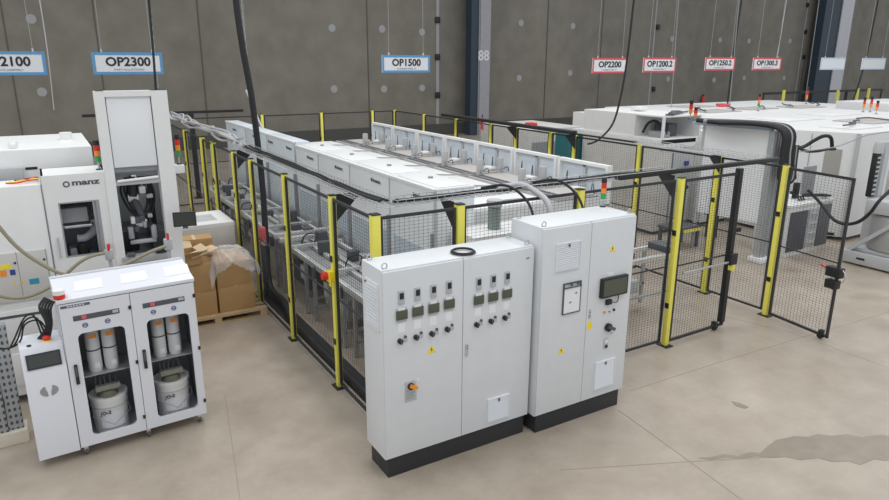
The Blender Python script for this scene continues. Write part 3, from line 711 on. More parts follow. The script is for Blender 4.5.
# right conveyor stub behind the right part of the front fence
t = thing('transfer_table', 'small aluminium transfer table behind the front fence right of the cabinets', 'conveyor', (6.9, 6.55, 0))
for a in ((0,0),(1.0,0),(0,.45),(1.0,.45)): MB().rbox((a[0],a[1],.01), (a[0]+.05,a[1]+.05,.85), .004).build('leg', M_ALUD, t)
for y in (0,.45): MB().rbox((-.9,y,.85), (1.3,y+.06,.92), .004).build('rail', M_ALU, t)
MB().rbox((1.0,0,.92), (1.25,.4,1.02), .01).build('drive_head', M_DGREY, t)
for y in (0,.45): MB().rbox((0,y,.3), (1.05,y+.04,.34), .004).build('stretcher', M_ALUD, t)
MB().rbox((.3,.1,.35), (.55,.35,.55), .02).build('drive_motor', M_LGREY, t)
# ================================================================== LEFT: DISPENSER
DR = math.radians(3.6)
D = thing('dispensing_cabinet', 'white twin door dispensing cabinet on castors at the lower left', 'cabinet', (-.41, 6.63, 0), DR)
x0, W, dep, zb, zf = .345, 1.545, .5, .1, 1.585
c = MB()
c.box((x0,.03,zb), (W,dep,zb+.03)); c.box((x0,.03,zb), (x0+.02,dep,zf)); c.box((W-.02,.03,zb), (W,dep,zf)); c.box((x0,dep-.02,zb), (W,dep,zf))
xm = (x0+W)/2; c.box((xm-.02,.03,zb), (xm+.02,dep,zf))
c.prism([(x0-.005,.0,zf-.0), (x0-.005,.0,zf+.03), (x0-.005,.42,zf+.13), (x0-.005,dep,zf+.13), (x0-.005,dep,zf)], (W-x0+.01,0,0))
c.build('carcass', mat('dispenser_white', (.76,.77,.82), .4), D); M_DW = MATS['dispenser_white']
lin = MB()
for a, b in ((x0+.02,xm-.02),(xm+.02,W-.02)):
    lin.box((a+.002,dep-.03,zb+.04), (b-.002,dep-.022,zf-.01)); lin.box((a+.001,.04,zb+.04), (a+.006,dep-.03,zf-.01)); lin.box((b-.006,.04,zb+.04), (b-.001,dep-.03,zf-.01))
lin.build('interior_lining', M_INNER, D)
for k in range(3):
    xx = x0+.16+k*.4; MB().prism([(xx,.12,zf+.0595), (xx+.24,.12,zf+.0595), (xx+.26,.3,zf+.1024), (xx+.02,.3,zf+.1024)], (0,0,.003)).build('roof_label', M_PAPER, D)
MB().beam((x0,.43,zf+.14), (W,.43,zf+.14), .02, .015).build('roof_lip', M_DW, D)
doors = []
for a, b in ((x0+.006,xm-.003),(xm+.003,W-.006)):
    dd = MB().ring(a,b,zb+.015,zf-.01, a+.115,b-.075,zb+.105,1.27, 0,.028, .05).build('door', M_DW, D); doors.append(dd)
    MB().box((a+.1,.012,zb+.1), (b-.06,.018,1.3)).build('window_pane', M_GLASS, dd)
    MB().box((a-.003,.02,zb+.01), (a+.001,.03,zf-.01)).build('edge_gasket', M_SEAM, dd)
    h = MB().rbox((a+.045,-.02,.78), (a+.075,0,.98), .006).build('handle', M_BLACK, dd)
    MB().rbox((a+.05,-.026,.86), (a+.07,-.018,.96), .003).build('handle_grip', M_DGREY, h)
    for z in (.25,.85,1.42): B('hinge', (b-.02,-.012,z), (b+.003,0,z+.035), M_BLACK, dd)
    s = MB().rbox((a+.1,-.004,1.4), (b-.1,0,1.45), .004).build('filter_slot', M_DGREY, dd)
    B('slot_tab', (a+.17,-.006,1.41), (a+.21,-.004,1.445), M_PINK, s); B('slot_tab', (b-.16,-.006,1.415), (b-.11,-.004,1.442), M_LGREY, s)
    for q in (.19,.38):
        r = MB().lathe([(.017,0),(.024,0),(.024,.003),(.017,.003),(.017,0)], n=20).build('round_label', M_BLUE, dd); r.location = (a+q,0,1.345); r.rotation_euler = (math.pi/2,0,0)
        B('label_bar', (a+q-.014,-.003,1.34), (a+q+.014,0,1.35), M_BLUE, dd)
B('name_plate', (x0+.02,-.003,1.538), (x0+.26,0,1.562), mat('slate', (.1,.12,.2), .5), doors[0]); 
for k in range(6): B('plate_text', (x0+.07+.025*k,-.004,1.546), (x0+.088+.025*k,-.003,1.556), M_SWHITE, doors[0])
B('shelf', (x0+.03,.1,.78), (xm-.03,dep-.03,.79), M_ALUD, D); B('shelf', (xm+.03,.1,.78), (W-.03,dep-.03,.79), M_ALUD, D)
for xx in (x0+.05, x0+.62, W-.07):
    for y in (.07,.42):
        cs = MB().cyl((xx-.012,y,.035), .035, .025, 16, 'X').build('castor', M_DGREY, D)
        MB().rbox((xx-.02,y-.02,.045), (xx+.02,y+.02,.1), .005).build('castor_fork', M_CHROME, cs)
def dl(x, y, z): return Matrix.Rotation(DR, 4, 'Z') @ Vector((x, y, z)) + D.location
for i, (a, b) in enumerate(((x0,xm),(xm,W))):
    c0 = (a+.11+b-.075)/2+.005; side = ('left','right')[i]
    for k, q in enumerate((-.075,.07)):
        p = dl(c0+q, .2, .79)
        t = thing('cartridge', 'grey cartridge with orange label, %s one behind the %s door' % (('left','right')[k], side), 'cartridge', p, DR, 'cartridges in the dispensing cabinet')
        MB().lathe([(0,0),(.055,0),(.063,.03),(.063,.4),(.05,.425),(0,.43)], n=20).build('tube_body', M_CART, t)
        MB().prism([(-.03,-.066,.36),(.035,-.066,.36),(.035,-.066,.4),(-.03,-.066,.4)], (0,-.002,0)).build('orange_label', M_ORANGE, t)
        MB().lathe([(.0645,.225),(.0645,.238)], n=20).build('black_band', M_BLACK, t)
        B('white_tag', (-.01,-.067,.05), (.035,-.062,.1), M_PAPER, t)
    p = dl(c0, .22, .132)
    t = thing('bucket', 'white pail with printed label behind the %s door' % side, 'bucket', p, DR, 'white pails in the dispensing cabinet')
    MB().lathe([(0,0),(.142,0),(.15,.01),(.168,.36),(.176,.36),(.176,.4),(.168,.4),(.165,.375),(0,.37)], n=32).build('pail', M_WHITE, t)
    MB().lathe([(.16,.29),(.172,.29),(.172,.3),(.161,.3)], n=32).build('rim_band', M_LGREY, t)
    MB().tube([(-.15,-.06,.3),(-.17,-.13,.22),(0,-.19,.12),(.17,-.13,.22),(.15,-.06,.3)], .003, 5).build('wire_bail', M_GREY, t)
    lab = MB(); nn = 10
    vs = [(.166*math.sin(u), -.166*math.cos(u), z) for z in (.08,.25) for u in [math.radians(-38+76*j/nn) for j in range(nn+1)]]
    lab.add(vs, [(j, j+1, nn+2+j, nn+1+j) for j in range(nn)], True).build('printed_label', mat('label_grey', (.74,.75,.79), .6), t)
    text('JO-2', .05, M_BLACK, t, (-.06,-.168,.25), bold=.03, name='label_lettering')
    st = MB()
    st.box((-.11,-.08,.45), (.11,-.02,.5))
    t2 = thing('mixing_head', 'grey pump head above the pail behind the %s door' % side, 'pump', dl(c0, .22, .132), DR, 'pump heads over the pails')
    st.build('crossbar', mat('olive_plate', (.3,.3,.24), .5), t2)
    for q in (-.1,-.06,-.02,.03,.08): MB().tube([(q,-.05,.5), (q,-.05,.655)], .007, 6).build('feed_line', M_DGREY, t2)
    MB().lathe([(0,.372),(.1,.372),(.07,.43),(0,.44)], n=16).build('cone', mat('olive_pulp', (.2,.19,.14), .7), t2)
# side control unit
M_TOPG = M_DW
MB().prism([(0,0,.1),(0,0,.98),(0,.1,1.19),(0,.46,1.19),(0,.46,.1)], (x0-.003,0,0)).build('control_housing', M_DW, D)
tilt = Matrix.Translation((0,0,.98)) @ Matrix.Rotation(-math.atan2(.1,.21), 4, 'X')
sc = MB().box((.035,-.012,.03), (x0-.035,-.001,.17), T=tilt).build('operator_screen', M_BLACK, D)
MB().box((.05,-.014,.045), (x0-.05,-.012,.155), T=tilt).build('display', M_SCREEN, sc)
e = MB().cyl((x0*.66,.2,1.19), .035, .012, 16).build('stop_collar', M_YELL, D); MB().lathe([(0,1.202),(.03,1.202),(.034,1.23),(.02,1.245),(0,1.245)], (x0*.66,.2,0), 16).build('emergency_button', M_RED, e)
e = MB().cyl((.08,.15,1.19), .02, .01, 12).build('key_switch', M_BLACK, D)
# oval emblem, cut into a V shape
em = MB(); zc, xc = .78, x0*.5
for s in (-1, 1):
    for r0, r1, a0, a1 in ((.075,.05,-80,65),(.045,.02,-70,50)):
        pts = [(xc+s*r0*math.cos(math.radians(a)), -.0, zc+r0*.75*math.sin(math.radians(a))) for a in range(a0, a1, 12)]
        pts += [(xc+s*r1*math.cos(math.radians(a))*.8+s*.004, -.0, zc+r1*.6*math.sin(math.radians(a))) for a in range(a1, a0, -12)]
        em.prism(pts, (0,-.002,0))
em.build('emblem', M_GREY, D)
# red beacon and black hose pack on the left edge of the doors
t = thing('warning_beacon', 'red and white round beacon at the left top edge of the dispensing cabinet', 'beacon', dl(x0+.03, .06, zf+.03), DR)
MB().lathe([(0,.01),(.05,.01),(.05,.05),(0,.05)], n=18).build('red_band', M_RED, t); MB().lathe([(0,.05),(.052,.05),(.052,.09),(.03,.105),(0,.105)], n=18).build('white_cap', M_WHITE, t)
for k in range(5):
    pts = [dl(x0-.01-.015*k, .2+.04*k, 1.56), dl(x0-.05-.02*k, .16+.03*k, 1.5), dl(x0-.06-.01*k, .18, 1.35), dl(x0-.1-.02*k, .22+.02*k, 1.19)]
    tag(MB().tube(smooth(pts), .011, 8).build('hose_pack', M_RUBBER), 'black hose between the beacon and the control housing', 'hose', 'black hoses beside the beacon')
for k in range(3):
    pts = [dl(.26-.03*k, .25, 1.2), dl(.2-.02*k, .25, 1.38+.03*k), dl(.08, .28, 1.36+.03*k), dl(.02-.03*k, .3, 1.2), dl(-.1, .4, 1.12), dl(-.35, .5, 1.15+.02*k), dl(-.8,.6,1.3)]
    tag(MB().tube(smooth(pts), .008, 7).build('control_cable', M_RUBBER), 'looped black cable on the control housing at the left edge', 'cable', 'looped black cables at lower left')
# perforated steel bundle at left edge
t = thing('perforated_profile', 'bundle of perforated galvanised profiles standing on a wooden block', 'steel profile', (-.76, 7.3, 0), .0)
MB().rbox((-.16,-.04,0), (.26,.2,.14), .01).build('wooden_base', mat('painted_wood', (.72,.66,.54), .7, noise=.1), t)
for k, (a, b) in enumerate(((-.15,-.03),(-.02,.1),(.11,.23))): MB().rbox((a,-.02+.02*k,.14), (b,.1,1.18+.04*k), .004).build('profile', M_PERF, t)
# ================================================================== LEFT: MAKER'S MACHINE
MY = 8.2
T_ = thing('automation_machine', 'tall white automation machine with robot cell at the left', 'machine', (-1.6, MY, 0))
def mx(X): return X+1.6
M_MW = M_WHITE
# left low section front (with electrical doors)
MB().rbox((mx(-1.9),0,.1), (mx(-.05),.45,2.44), .008).build('left_housing', M_MW, T_)
B('panel_seam', (mx(-.055),-.004,.1), (mx(-.045),.0,2.44), M_SEAM, T_)
for a, b in ((-.92,-.38),(-.375,-.11)):
    dd = MB().rbox((mx(a),-.02,1.2), (mx(b),0,1.74), .004).build('switchgear_door', M_WARM, T_)
    B('door_seam', (mx(b)-.002,-.018,1.2), (mx(b)+.006,0,1.74), M_SEAM, dd)
    B('door_lock', (mx(b)-.03,-.028,1.62), (mx(b)-.01,-.02,1.64), M_BLACK, dd)
    if a < -.9:
        for X, Z, ww, hh, m, nn in ((-.49,1.6,.1,.05,M_YELL,'yellow_label'),(-.52,1.53,.06,.07,M_ORANGE,'orange_label'),(-.435,1.53,.05,.06,M_BLUE,'blue_label')): B(nn, (mx(X)-ww/2,-.023,Z-hh/2), (mx(X)+ww/2,-.02,Z+hh/2), m, dd)
        warn_triangle(dd, mx(-.44), -.0205, 1.4, .035)
    else:
        B('teal_label', (mx(-.3),-.023,1.37), (mx(-.21),-.02,1.43), M_TEALL, dd); warn_triangle(dd, mx(-.36), -.0205, 1.41, .035)
for z in (1.1, .6):
    B('drawer_front', (mx(-.9),-.015,z-.38), (mx(-.1),0,z), M_MW, T_, .004); 
B('dark_slot', (mx(-.75),-.018,1.02), (mx(-.15),-.014,1.05), M_DGREY, T_)
# label section with window: hollow box
fr = MB(); fr.ring(mx(-.04),mx(.585),.1,2.525, mx(.08),mx(.475),1.61,2.225, 0,.02, .01); fr.build('front_panel', M_MW, T_)
sd = MB(); sd.box((mx(-.04),.02,.1), (mx(-.02),.6,2.525)); sd.box((mx(-.04),.02,2.5), (mx(.585),.6,2.525)); sd.box((mx(.565),.02,.1), (mx(.585),.6,2.525)); sd.box((mx(-.04),.58,.1), (mx(.585),.6,2.525)); sd.box((mx(-.02),.02,1.45), (mx(.565),.58,1.5))
sd.build('side_housing', M_MW, T_)
MB().box((mx(-.015),.55,1.5), (mx(.56),.57,2.49)).build('inner_back_wall', M_INNER, T_)
MB().box((mx(.07),.008,1.6), (mx(.485),.012,2.235)).build('window_pane', M_GLASS, T_)
w_ = MB().ring(mx(.08),mx(.475),1.61,2.225, mx(.095),mx(.44),1.625,2.21, -.004,.006, .004).build('window_frame', M_GREY, T_)
B('window_post', (mx(.41),.03,1.6), (mx(.44),.06,2.23), M_ALUD, T_)
# things seen through the window
MB().rbox((mx(.0),.2,1.95), (mx(.36),.5,2.12), .02).build('linear_unit', M_LGREY, T_)
MB().rbox((mx(.0),.15,1.9), (mx(.4),.22,1.93), .004).build('guide_rail', M_CHROME, T_)
MB().tube(smooth([(mx(.42),.3,1.95),(mx(.4),.3,1.82),(mx(.3),.28,1.75),(mx(.22),.28,1.75)]), .045, 10).build('exhaust_pipe', M_LGREY, T_)
for k in range(5): MB().rbox((mx(.03+.1*k),.3,1.5), (mx(.1+.1*k),.5,1.58+.05*(k%3)), .01).build('tooling_block', (M_DGREY,M_ALUD,M_BLACK)[k%3], T_)
MB().rbox((mx(.0),.35,2.15), (mx(.5),.54,2.3), .02).build('upper_beam', M_GREY, T_)
B('door_handle', (mx(.02),-.03,1.62), (mx(.035),0,1.85), M_LGREY, T_)
text('manz', .085, M_DGREY, T_, (mx(.37),-.003,2.43), bold=.04, name='maker_lettering', width=.27)
r = MB().lathe([(.02,0),(.034,0),(.034,.003),(.02,.003),(.02,0)], n=18).build('maker_mark', M_DGREY, T_); r.location = (mx(.185),0,2.42); r.rotation_euler = (math.pi/2,0,0)
# tower
tw = MB()
x_a, x_b, x_c, x_d, zt = mx(.585), mx(.665), mx(1.13), mx(1.3), 3.39
tw.box((x_a-.02,-.03,.1), (x_b,.1,zt)); tw.box((x_c,-.03,.1), (x_d,.1,zt)); tw.box((x_a,-.028,zt-.06), (x_d,.1,zt))
tw.build('tower_frame', M_MW, T_)
MB().box((x_d-.03,.1,.1), (x_d,1.6,2.5)).build('right_side_panel', M_MW, T_)
MB().rbox((x_b+.01,-.0,2.56), (x_c-.01,.05,3.33), .006).build('lift_door', M_BLUEW if False else M_PAPER, T_)
B('door_gap', (x_b,.045,2.5), (x_c,.1,3.34), M_GREY, T_)
B('lower_cross_plate', (x_b,-.02,2.36), (x_c,.08,2.4), M_LGREY, T_, .004)
MB().tube([(x_b+.02,-.03,2.41),(x_c-.02,-.03,2.43)], .016, 8).build('cross_rod', M_WHITE, T_)
B('inner_hood', (x_b,.3,2.4), (x_c,.35,2.52), M_GREY, T_)
cell = MB(); cell.box((x_b-.05,1.2,1.45), (x_c+.15,1.22,2.6)); cell.box((x_b-.06,.1,1.45), (x_b-.05,1.2,2.6)); cell.box((x_c+.15,.1,1.45), (x_c+.16,1.2,2.6))
cell.build('cell_lining', mat('cell_grey', (.3,.33,.34), .5), T_)
B('cell_floor', (x_b-.05,.1,1.42), (x_c+.15,1.2,1.5), M_DGREY, T_)
B('cell_dark_post', (x_c-.06,.7,1.5), (x_c,.76,2.6), M_BLACK, T_)
MB().rbox((x_b,.35,1.5), (x_b+.2,.9,1.75), .02).build('cell_fixture', M_BLACK, T_)
MB().rbox((x_c-.12,.3,1.5), (x_c+.1,.8,1.72), .02).build('cell_fixture', M_DGREY, T_)
MB().rbox((x_a+.04,-.06,1.46), (x_c-.02,.08,1.54), .01).build('front_sill', M_ALUD, T_)
MB().rbox((x_b+.02,-.08,1.54), (x_b+.1,0,1.58), .01).build('sill_clamp', M_DGREY, T_); MB().rbox((x_c-.14,-.08,1.54), (x_c-.03,0,1.58), .01).build('sill_clamp', M_BLACK, T_)
MB().rbox((x_a,-.02,.1), (x_d,.06,1.45), .008).build('lower_front', M_WARM, T_)
B('service_plate', (mx(.9),-.028,1.2), (mx(1.08),-.02,1.36), M_LGREY, T_); MB().cyl((mx(.99),-.045,1.28), .02, .02, 12, 'Y').build('service_knob', M_BLACK, T_)
MB().cyl((mx(.72),-.06,1.3), .035, .05, 12, 'Y').build('rotary_handle', M_BLACK, T_)
B('red_valve', (mx(.5),-.05,1.62), (mx(.52),-.02,1.72), M_RED, T_)
# back part of machine body behind tower
# robot arm inside
R_ = thing('robot_arm', 'black and silver robot arm with tool changer inside the left machine cell', 'robot', (.9, 8.6, 2.5))
R_.scale = (1.25, 1.2, 1.15)
MB().rbox((-.09,-.06,-.12), (.09,.08,.08), .02).build('mount', M_BLACK, R_)
MB().tube([(0,0,-.1),(-.04,-.06,-.3)], [.07,.055], 14).build('upper_link', M_BLACK, R_)
MB().tube([(-.04,-.06,-.28),(.02,-.1,-.5)], [.04,.03], 12).build('lower_link', M_DGREY, R_)
MB().cyl((-.08,-.06,-.3), .045, .09, 14, 'X').build('elbow_joint', M_WHITE, R_)
MB().rbox((-.05,-.14,-.6), (.06,-.05,-.52), .015).build('wrist', M_CHROME, R_)
MB().rbox((-.12,-.14,-.72), (-.07,-.06,-.6), .01).build('gripper', M_ALUD, R_); MB().rbox((.08,-.14,-.74), (.13,-.06,-.6), .01).build('gripper', M_ALUD, R_)
rb = random.Random(5)
for k in range(12):
    x_, z_ = rb.uniform(-.09,.08), rb.uniform(-.68,-.1); MB().rbox((x_,-.17,z_), (x_+rb.uniform(.03,.06),-.1,z_+rb.uniform(.03,.07)), .006).build('tool_block', (M_WHITE,M_BLACK,M_ALUD,M_DGREY)[k%4], R_)
MB().rbox((-.11,-.12,-.78), (.12,-.08,-.74), .005).build('tool_plate', M_ALU, R_)
for k in range(6):
    a = .01+.015*k; MB().tube(smooth([(0,0,-.05),(a+.04,-.05,-.15),(a+.06,-.08,-.35),(a-.02,-.1,-.55)] if k%2 else [(0,0,-.05),(-a-.06,-.05,-.2),(-a-.02,-.08,-.4),(-.02,-.1,-.5)]), .011, 6).build('hose', M_RUBBER, R_)
# upper white housing behind left section
t = thing('rear_housing', 'white box housing with round vent rising behind the left machine', 'machine housing', (-1.9, 8.95, 0))
MB().rbox((0,0,.1), (2.42,1.7,2.73), .01).build('body', M_MW, t)
B('slot', (1.72,-.004,2.5), (1.84,0,2.53), M_BLACK, t); B('vent_hole', (1.61,-.004,2.49), (1.64,0,2.51), M_BLACK, t)
MB().cyl((2.2,.9,2.73), .07, .09, 16).build('round_vent', M_MW, t); MB().rbox((1.6,.15,2.73), (1.66,.9,2.78), .01).build('roof_stub', M_MW, t)
MB().rbox((.6,-.12,2.36), (1.7,0,2.55), .02).build('cable_box', M_LGREY, t)
for k in range(4):
    tag(MB().tube(wig((-.36+.03*k, 8.3+.06*k, 2.46), (-.08, 8.36+.06*k, 2.46), 5, .025), .009, 6).build('roof_cable', (M_RED, M_YEL, M_RUBBER, M_PINK)[k]), '%s cable lying on the roof of the left machine' % ('red','yellow','black','pink')[k], 'cable')
stack_light((.535, 8.4, 2.525), .33, 'signal light on the roof beside the maker lettering', r=.03)
p = at(171, 160, 'Y', 8.6); stack_light((1.415, 8.55, 2.5), .36, 'signal light at the right side of the tall tower', r=.028)
# side column carrying that lamp
MB().rbox((x_d-.03,.28,2.4), (x_d+.16,.42,2.5), .01).build('lamp_bracket', M_MW, T_)
# monitor on arm
p0, p1 = at(173, 210, 'Y', 7.95), at(196, 228, 'Y', 7.95)
t = thing('monitor', 'small black flat monitor on an arm right of the robot cell', 'monitor', ((p0.x+p1.x)/2, 7.95, (p0.z+p1.z)/2), math.radians(-12))
MB().rbox((-.125,-.015,-.085), (.125,.015,.085), .006).build('bezel', M_BLACK, t); MB().box((-.113,-.0165,-.073), (.113,-.014,.073)).build('screen', M_SCREEN, t)
MB().tube([(0,.01,0),(-.05,.15,-.02),(-.15,.25,-.05)], .018, 8).build('arm', M_LGREY, t); MB().rbox((-.03,-.01,-.11), (.03,.01,-.085), .004).build('button_bar', M_DGREY, t)
# beige hoses
def hose(pix, Y, label, r=.018):
    pts = smooth([at(x, y, 'Y', Y+(i*.0)) for i, (x, y) in enumerate(pix)], 6); rr = [r*(1.06 if i%2 else .97) for i in range(len(pts))]
    tag(MB().tube(pts, rr, 8).build('corrugated_hose', M_HOSE), label, 'hose')
hose([(-8,218),(15,245),(38,262),(60,273),(82,277),(104,272),(128,263),(150,252),(166,246)], 7.45, 'beige corrugated hose sagging in front of the left machine to its right end')
hose([(-8,294),(12,298),(30,296),(50,287),(66,274),(80,262),(92,256),(105,253)], 7.75, 'beige corrugated hose rising from the lower left to the machine window')
# small parts at hose ends
t = thing('hose_coupling', 'clear plastic coupling with red valve where the right beige hose ends', 'coupling', at(168, 244, 'Y', 7.6))
MB().rbox((-.04,-.04,-.06), (.04,.04,.06), .01).build('body', M_LGREY, t); MB().rbox((-.012,-.05,.06), (.012,-.03,.13), .004).build('red_valve', M_RED, t); MB().tube([(0,0,-.06),(.0,.0,-.3)], .02, 8).build('pipe', M_LGREY, t)
t = thing('hose_coupling', 'clear plastic coupling with red valve below the machine window', 'coupling', at(109, 254, 'Y', 7.85))
MB().rbox((-.04,-.04,-.06), (.04,.04,.05), .01).build('body', M_LGREY, t); MB().rbox((-.012,-.05,.05), (.012,-.03,.12), .004).build('red_valve', M_RED, t); MB().tube([(0,0,-.06),(.02,.0,-.35)], .02, 8).build('pipe', M_LGREY, t)
# ================================================================== BOXES ON PALLET
t = thing('pallet', 'wooden pallet under the cardboard boxes', 'pallet', (.98, 9.45, 0))
for k in range(5): MB().box((0,.02+k*.19,.115), (1.62,.13+k*.19,.135)).build('deck_board', M_WOOD, t)
for x in (0,.85,1.52):
    for y in (.02,.42,.8): MB().box((x,y,.02), (x+.1,y+.12,.095)).build('block', M_WOOD, t)
for y in (.02,.42,.8): MB().box((0,y,.0), (1.62,y+.1,.02)).build('bottom_board', M_WOOD, t); MB().box((0,y,.095), (1.62,y+.1,.115)).build('stringer', M_WOOD, t)
def carton(x, y, z, w, d, h, label, rz=0, m=M_CARD, tape=True, openf=False):
    t = thing('cardboard_box', label, 'cardboard box', (x, y, z), rz, 'cardboard boxes on the pallet')
    if not openf: MB().rbox((0,0,0), (w,d,h), .004).build('carton', m, t)
    else:
        c = MB(); c.box((0,0,0),(w,d,.006)); c.box((0,0,0),(w,.006,h)); c.box((0,d-.006,0),(w,d,h)); c.box((0,0,0),(.006,d,h)); c.box((w-.006,0,0),(w,d,h)); c.build('carton', m, t)
        MB().prism([(0,0,h),(w,0,h),(w,-.12,h+.05),(0,-.12,h+.05)], (0,0,.005)).build('flap', M_CARDL, t); MB().prism([(w,0,h),(w,d,h),(w+.12,d,h+.04),(w+.12,0,h+.04)], (0,0,.005)).build('flap', M_CARDL, t)
        MB().prism([(0,d,h),(w,d,h),(w,d+.1,h+.08),(0,d+.1,h+.08)], (0,0,.005)).build('flap', M_CARDL, t)
    if tape: B('tape_strip', (w/2-.02,0,h), (w/2+.02,d,h+.001), M_CARDL, t)
    return t
carton(1.42, 9.55, .135, .48, .75, .36, 'cardboard box at the lower left of the pallet stack')
carton(1.93, 9.55, .135, .52, .75, .38, 'cardboard box at the lower right of the pallet stack')
carton(1.40, 9.56, .497, .50, .73, .42, 'cardboard box on the upper left of the pallet stack')
carton(1.93, 9.56, .517, .50, .73, .37, 'cardboard box on the upper right, under crumpled film')
carton(.98, 9.6, .135, .42, .7, .72, 'tall cardboard box behind the dispensing cabinet corner')
carton(1.32, 9.5, .919, .42, .35, .17, 'small open cardboard box on top of the upper left box', rz=.12, openf=True, tape=False)
carton(1.5, 10.0, .92, .5, .3, .26, 'flat light cardboard box at the back on top of the stack', rz=-.08, m=M_CARD)
carton(1.12, 9.75, .935 if False else .858, .32, .4, .3, 'cream cardboard box with a red stripe behind the hose coupling', rz=.1, m=M_CARDL, tape=False)
tag(MB().prism([(1.62,9.5,1.03),(2.0,9.62,1.09),(1.94,9.76,1.12),(1.55,9.62,1.06)], (0,0,.012)).build('cardboard_sheet', M_CARDL), 'loose pale cardboard sheet leaning on the small open box', 'cardboard sheet')
# crumpled film over right box
fl_ = MB(); nx, ny = 26, 20; rnd = random.Random(3); vs = []
for j in range(ny+1):
    for i in range(nx+1):
        u, v = i/nx, j/ny; x = 1.82+u*.72; y = 9.42+v*.85
        top = .93+.13*math.exp(-((u-.45)**2+(v-.45)**2)*6)
        e = max(0, .12-v)*1.3 + max(0, u-.86)*1.6 + max(0, .1-u)*1.4
        z = top - e*(.9+.4*math.sin(u*9+1)) + rnd.uniform(-.018,.028)
        if v < .12: y = 9.42+.05*math.sin(u*14)-.01+v*.85*.6
        vs.append((x+rnd.uniform(-.01,.01), y+rnd.uniform(-.012,.012), z))
fl_.add(vs, [(j*(nx+1)+i, j*(nx+1)+i+1, (j+1)*(nx+1)+i+1, (j+1)*(nx+1)+i) for j in range(ny) for i in range(nx)], False)
tag(fl_.build('plastic_film', M_FILM), 'crumpled clear plastic film draped over the upper right box', 'plastic film')
# small white machine with teal base, in front of the fence
t = thing('test_unit', 'low white bench unit with recessed lid and teal base behind the boxes', 'machine', (1.62, 10.75, 0))
MB().ring(0,.9,0,1.0, .2,.7,.25,.75, 0,.06, .01, T=Matrix.Translation((0,0,1.2)) @ Matrix.Rotation(-math.pi/2, 4, 'X')).build('top_rim', M_WHITE, t)
MB().rbox((0,0,.75), (.9,1.0,1.14), .01).build('housing', M_WARM, t); MB().box((.2,.25,1.14), (.7,.75,1.16)).build('recessed_lid', M_LGREY, t)
MB().rbox((.05,.05,.0), (.85,.95,.75), .01).build('teal_base', M_TEAL, t)
# ================================================================== RIGHT MACHINES
def P(x, y, ax, v): return at(x, y, ax, v)
t = thing('process_machine', 'white machine with open roof bay behind the right fence', 'machine', (11.35, 9.9, 0), 0)
MB().rbox((0,0,.08), (1.1,2.4,2.0), .01).build('lower_housing', M_WARM, t)
MB().rbox((-.03,-.03,2.0), (1.2,2.75,2.12), .01).build('step_housing', M_WHITE, t)
up = MB(); up.box((0,.75,2.1), (1.2,2.4,2.6)); up.box((0,-.05,2.57), (1.2,.75,2.6)); up.box((1.16,-.05,2.1), (1.2,.75,2.57)); up.box((0,-.05,2.1), (.05,0,2.57)); up.build('upper_housing', M_WHITE, t)
MB().rbox((0,.02,2.0), (.02,.5,2.1), .004).build('left_lip', M_WHITE, t)
for k_ in range(5): MB().tube(wig((.1+.06*k_,.0,2.62), (1.15,.3+.1*k_,2.62), 4, .05), .02, 6).build('roof_cable', M_DGREY, t)
B('front_fascia', (.0,-.03,1.9), (1.1,.0,2.1), M_WHITE, t, .004)
B('door_panel', (.45,-.02,.95), (1.03,.0,1.8), M_LGREY, t, .004); B('door_panel', (.45,-.02,.15), (1.03,.0,.9), M_LGREY, t, .004)
B('door_seam', (.42,-.024,.12), (.432,-.0,1.8), M_SEAM, t); B('control_box', (.8,-.06,1.5), (.92,-.02,1.6), M_BLUE, t, .004); MB().cyl((.95,-.06,1.0), .04, .05, 12, 'Y').build('rotary_switch', M_BLACK, t)
B('bay_motor', (.5,.25,2.12), (.8,.65,2.4), M_DGREY, t, .02); B('bay_controller', (.15,.1,2.12), (.4,.5,2.25), M_GREY, t, .02); MB().tube(smooth([(.1,.6,2.2),(.15,.5,2.42),(.2,.3,2.45),(.3,.1,2.2)]), .03, 8).build('bay_hose', M_RUBBER, t)
MB().rbox((.6,1.2,2.62), (.85,1.5,2.7), .02).build('roof_hatch', M_WHITE, t)
for i_ in range(3): MB().rbox((-.012,.15+.75*i_,.2), (.0,.8+.75*i_,1.75), .003).build('side_panel', M_WARM, t)
B('base_skid', (.05,.05,0), (1.05,2.35,.1), M_DGREY, t)
t = thing('teal_cabinet', 'teal cabinet at the left side of the white machine behind the right fence', 'cabinet', (11.0, 12.4, 0)); MB().rbox((0,0,.05), (.9,.5,2.0), .01).build('body', M_TEAL, t); B('base', (.05,.05,0), (.85,.45,.06), M_BLACK, t); B('handle', (-.012,.1,1.1), (0,.13,1.3), M_CHROME, t)
t = thing('long_housing', 'long low white housing with dark end face behind the rear of the line', 'machine housing', (11.2, 14.2, 0))
MB().rbox((0,0,.1), (1.9,2.3,1.95), .01).build('body', M_WARM, t); B('dark_face', (.1,-.01,.2), (1.85,.0,1.6), M_GREY, t); MB().rbox((.5,.6,1.95), (.75,.85,2.05), .01).build('red_box', M_RED, t)
B('base', (.05,.05,0), (1.8,2.2,.1), M_BLACK, t)
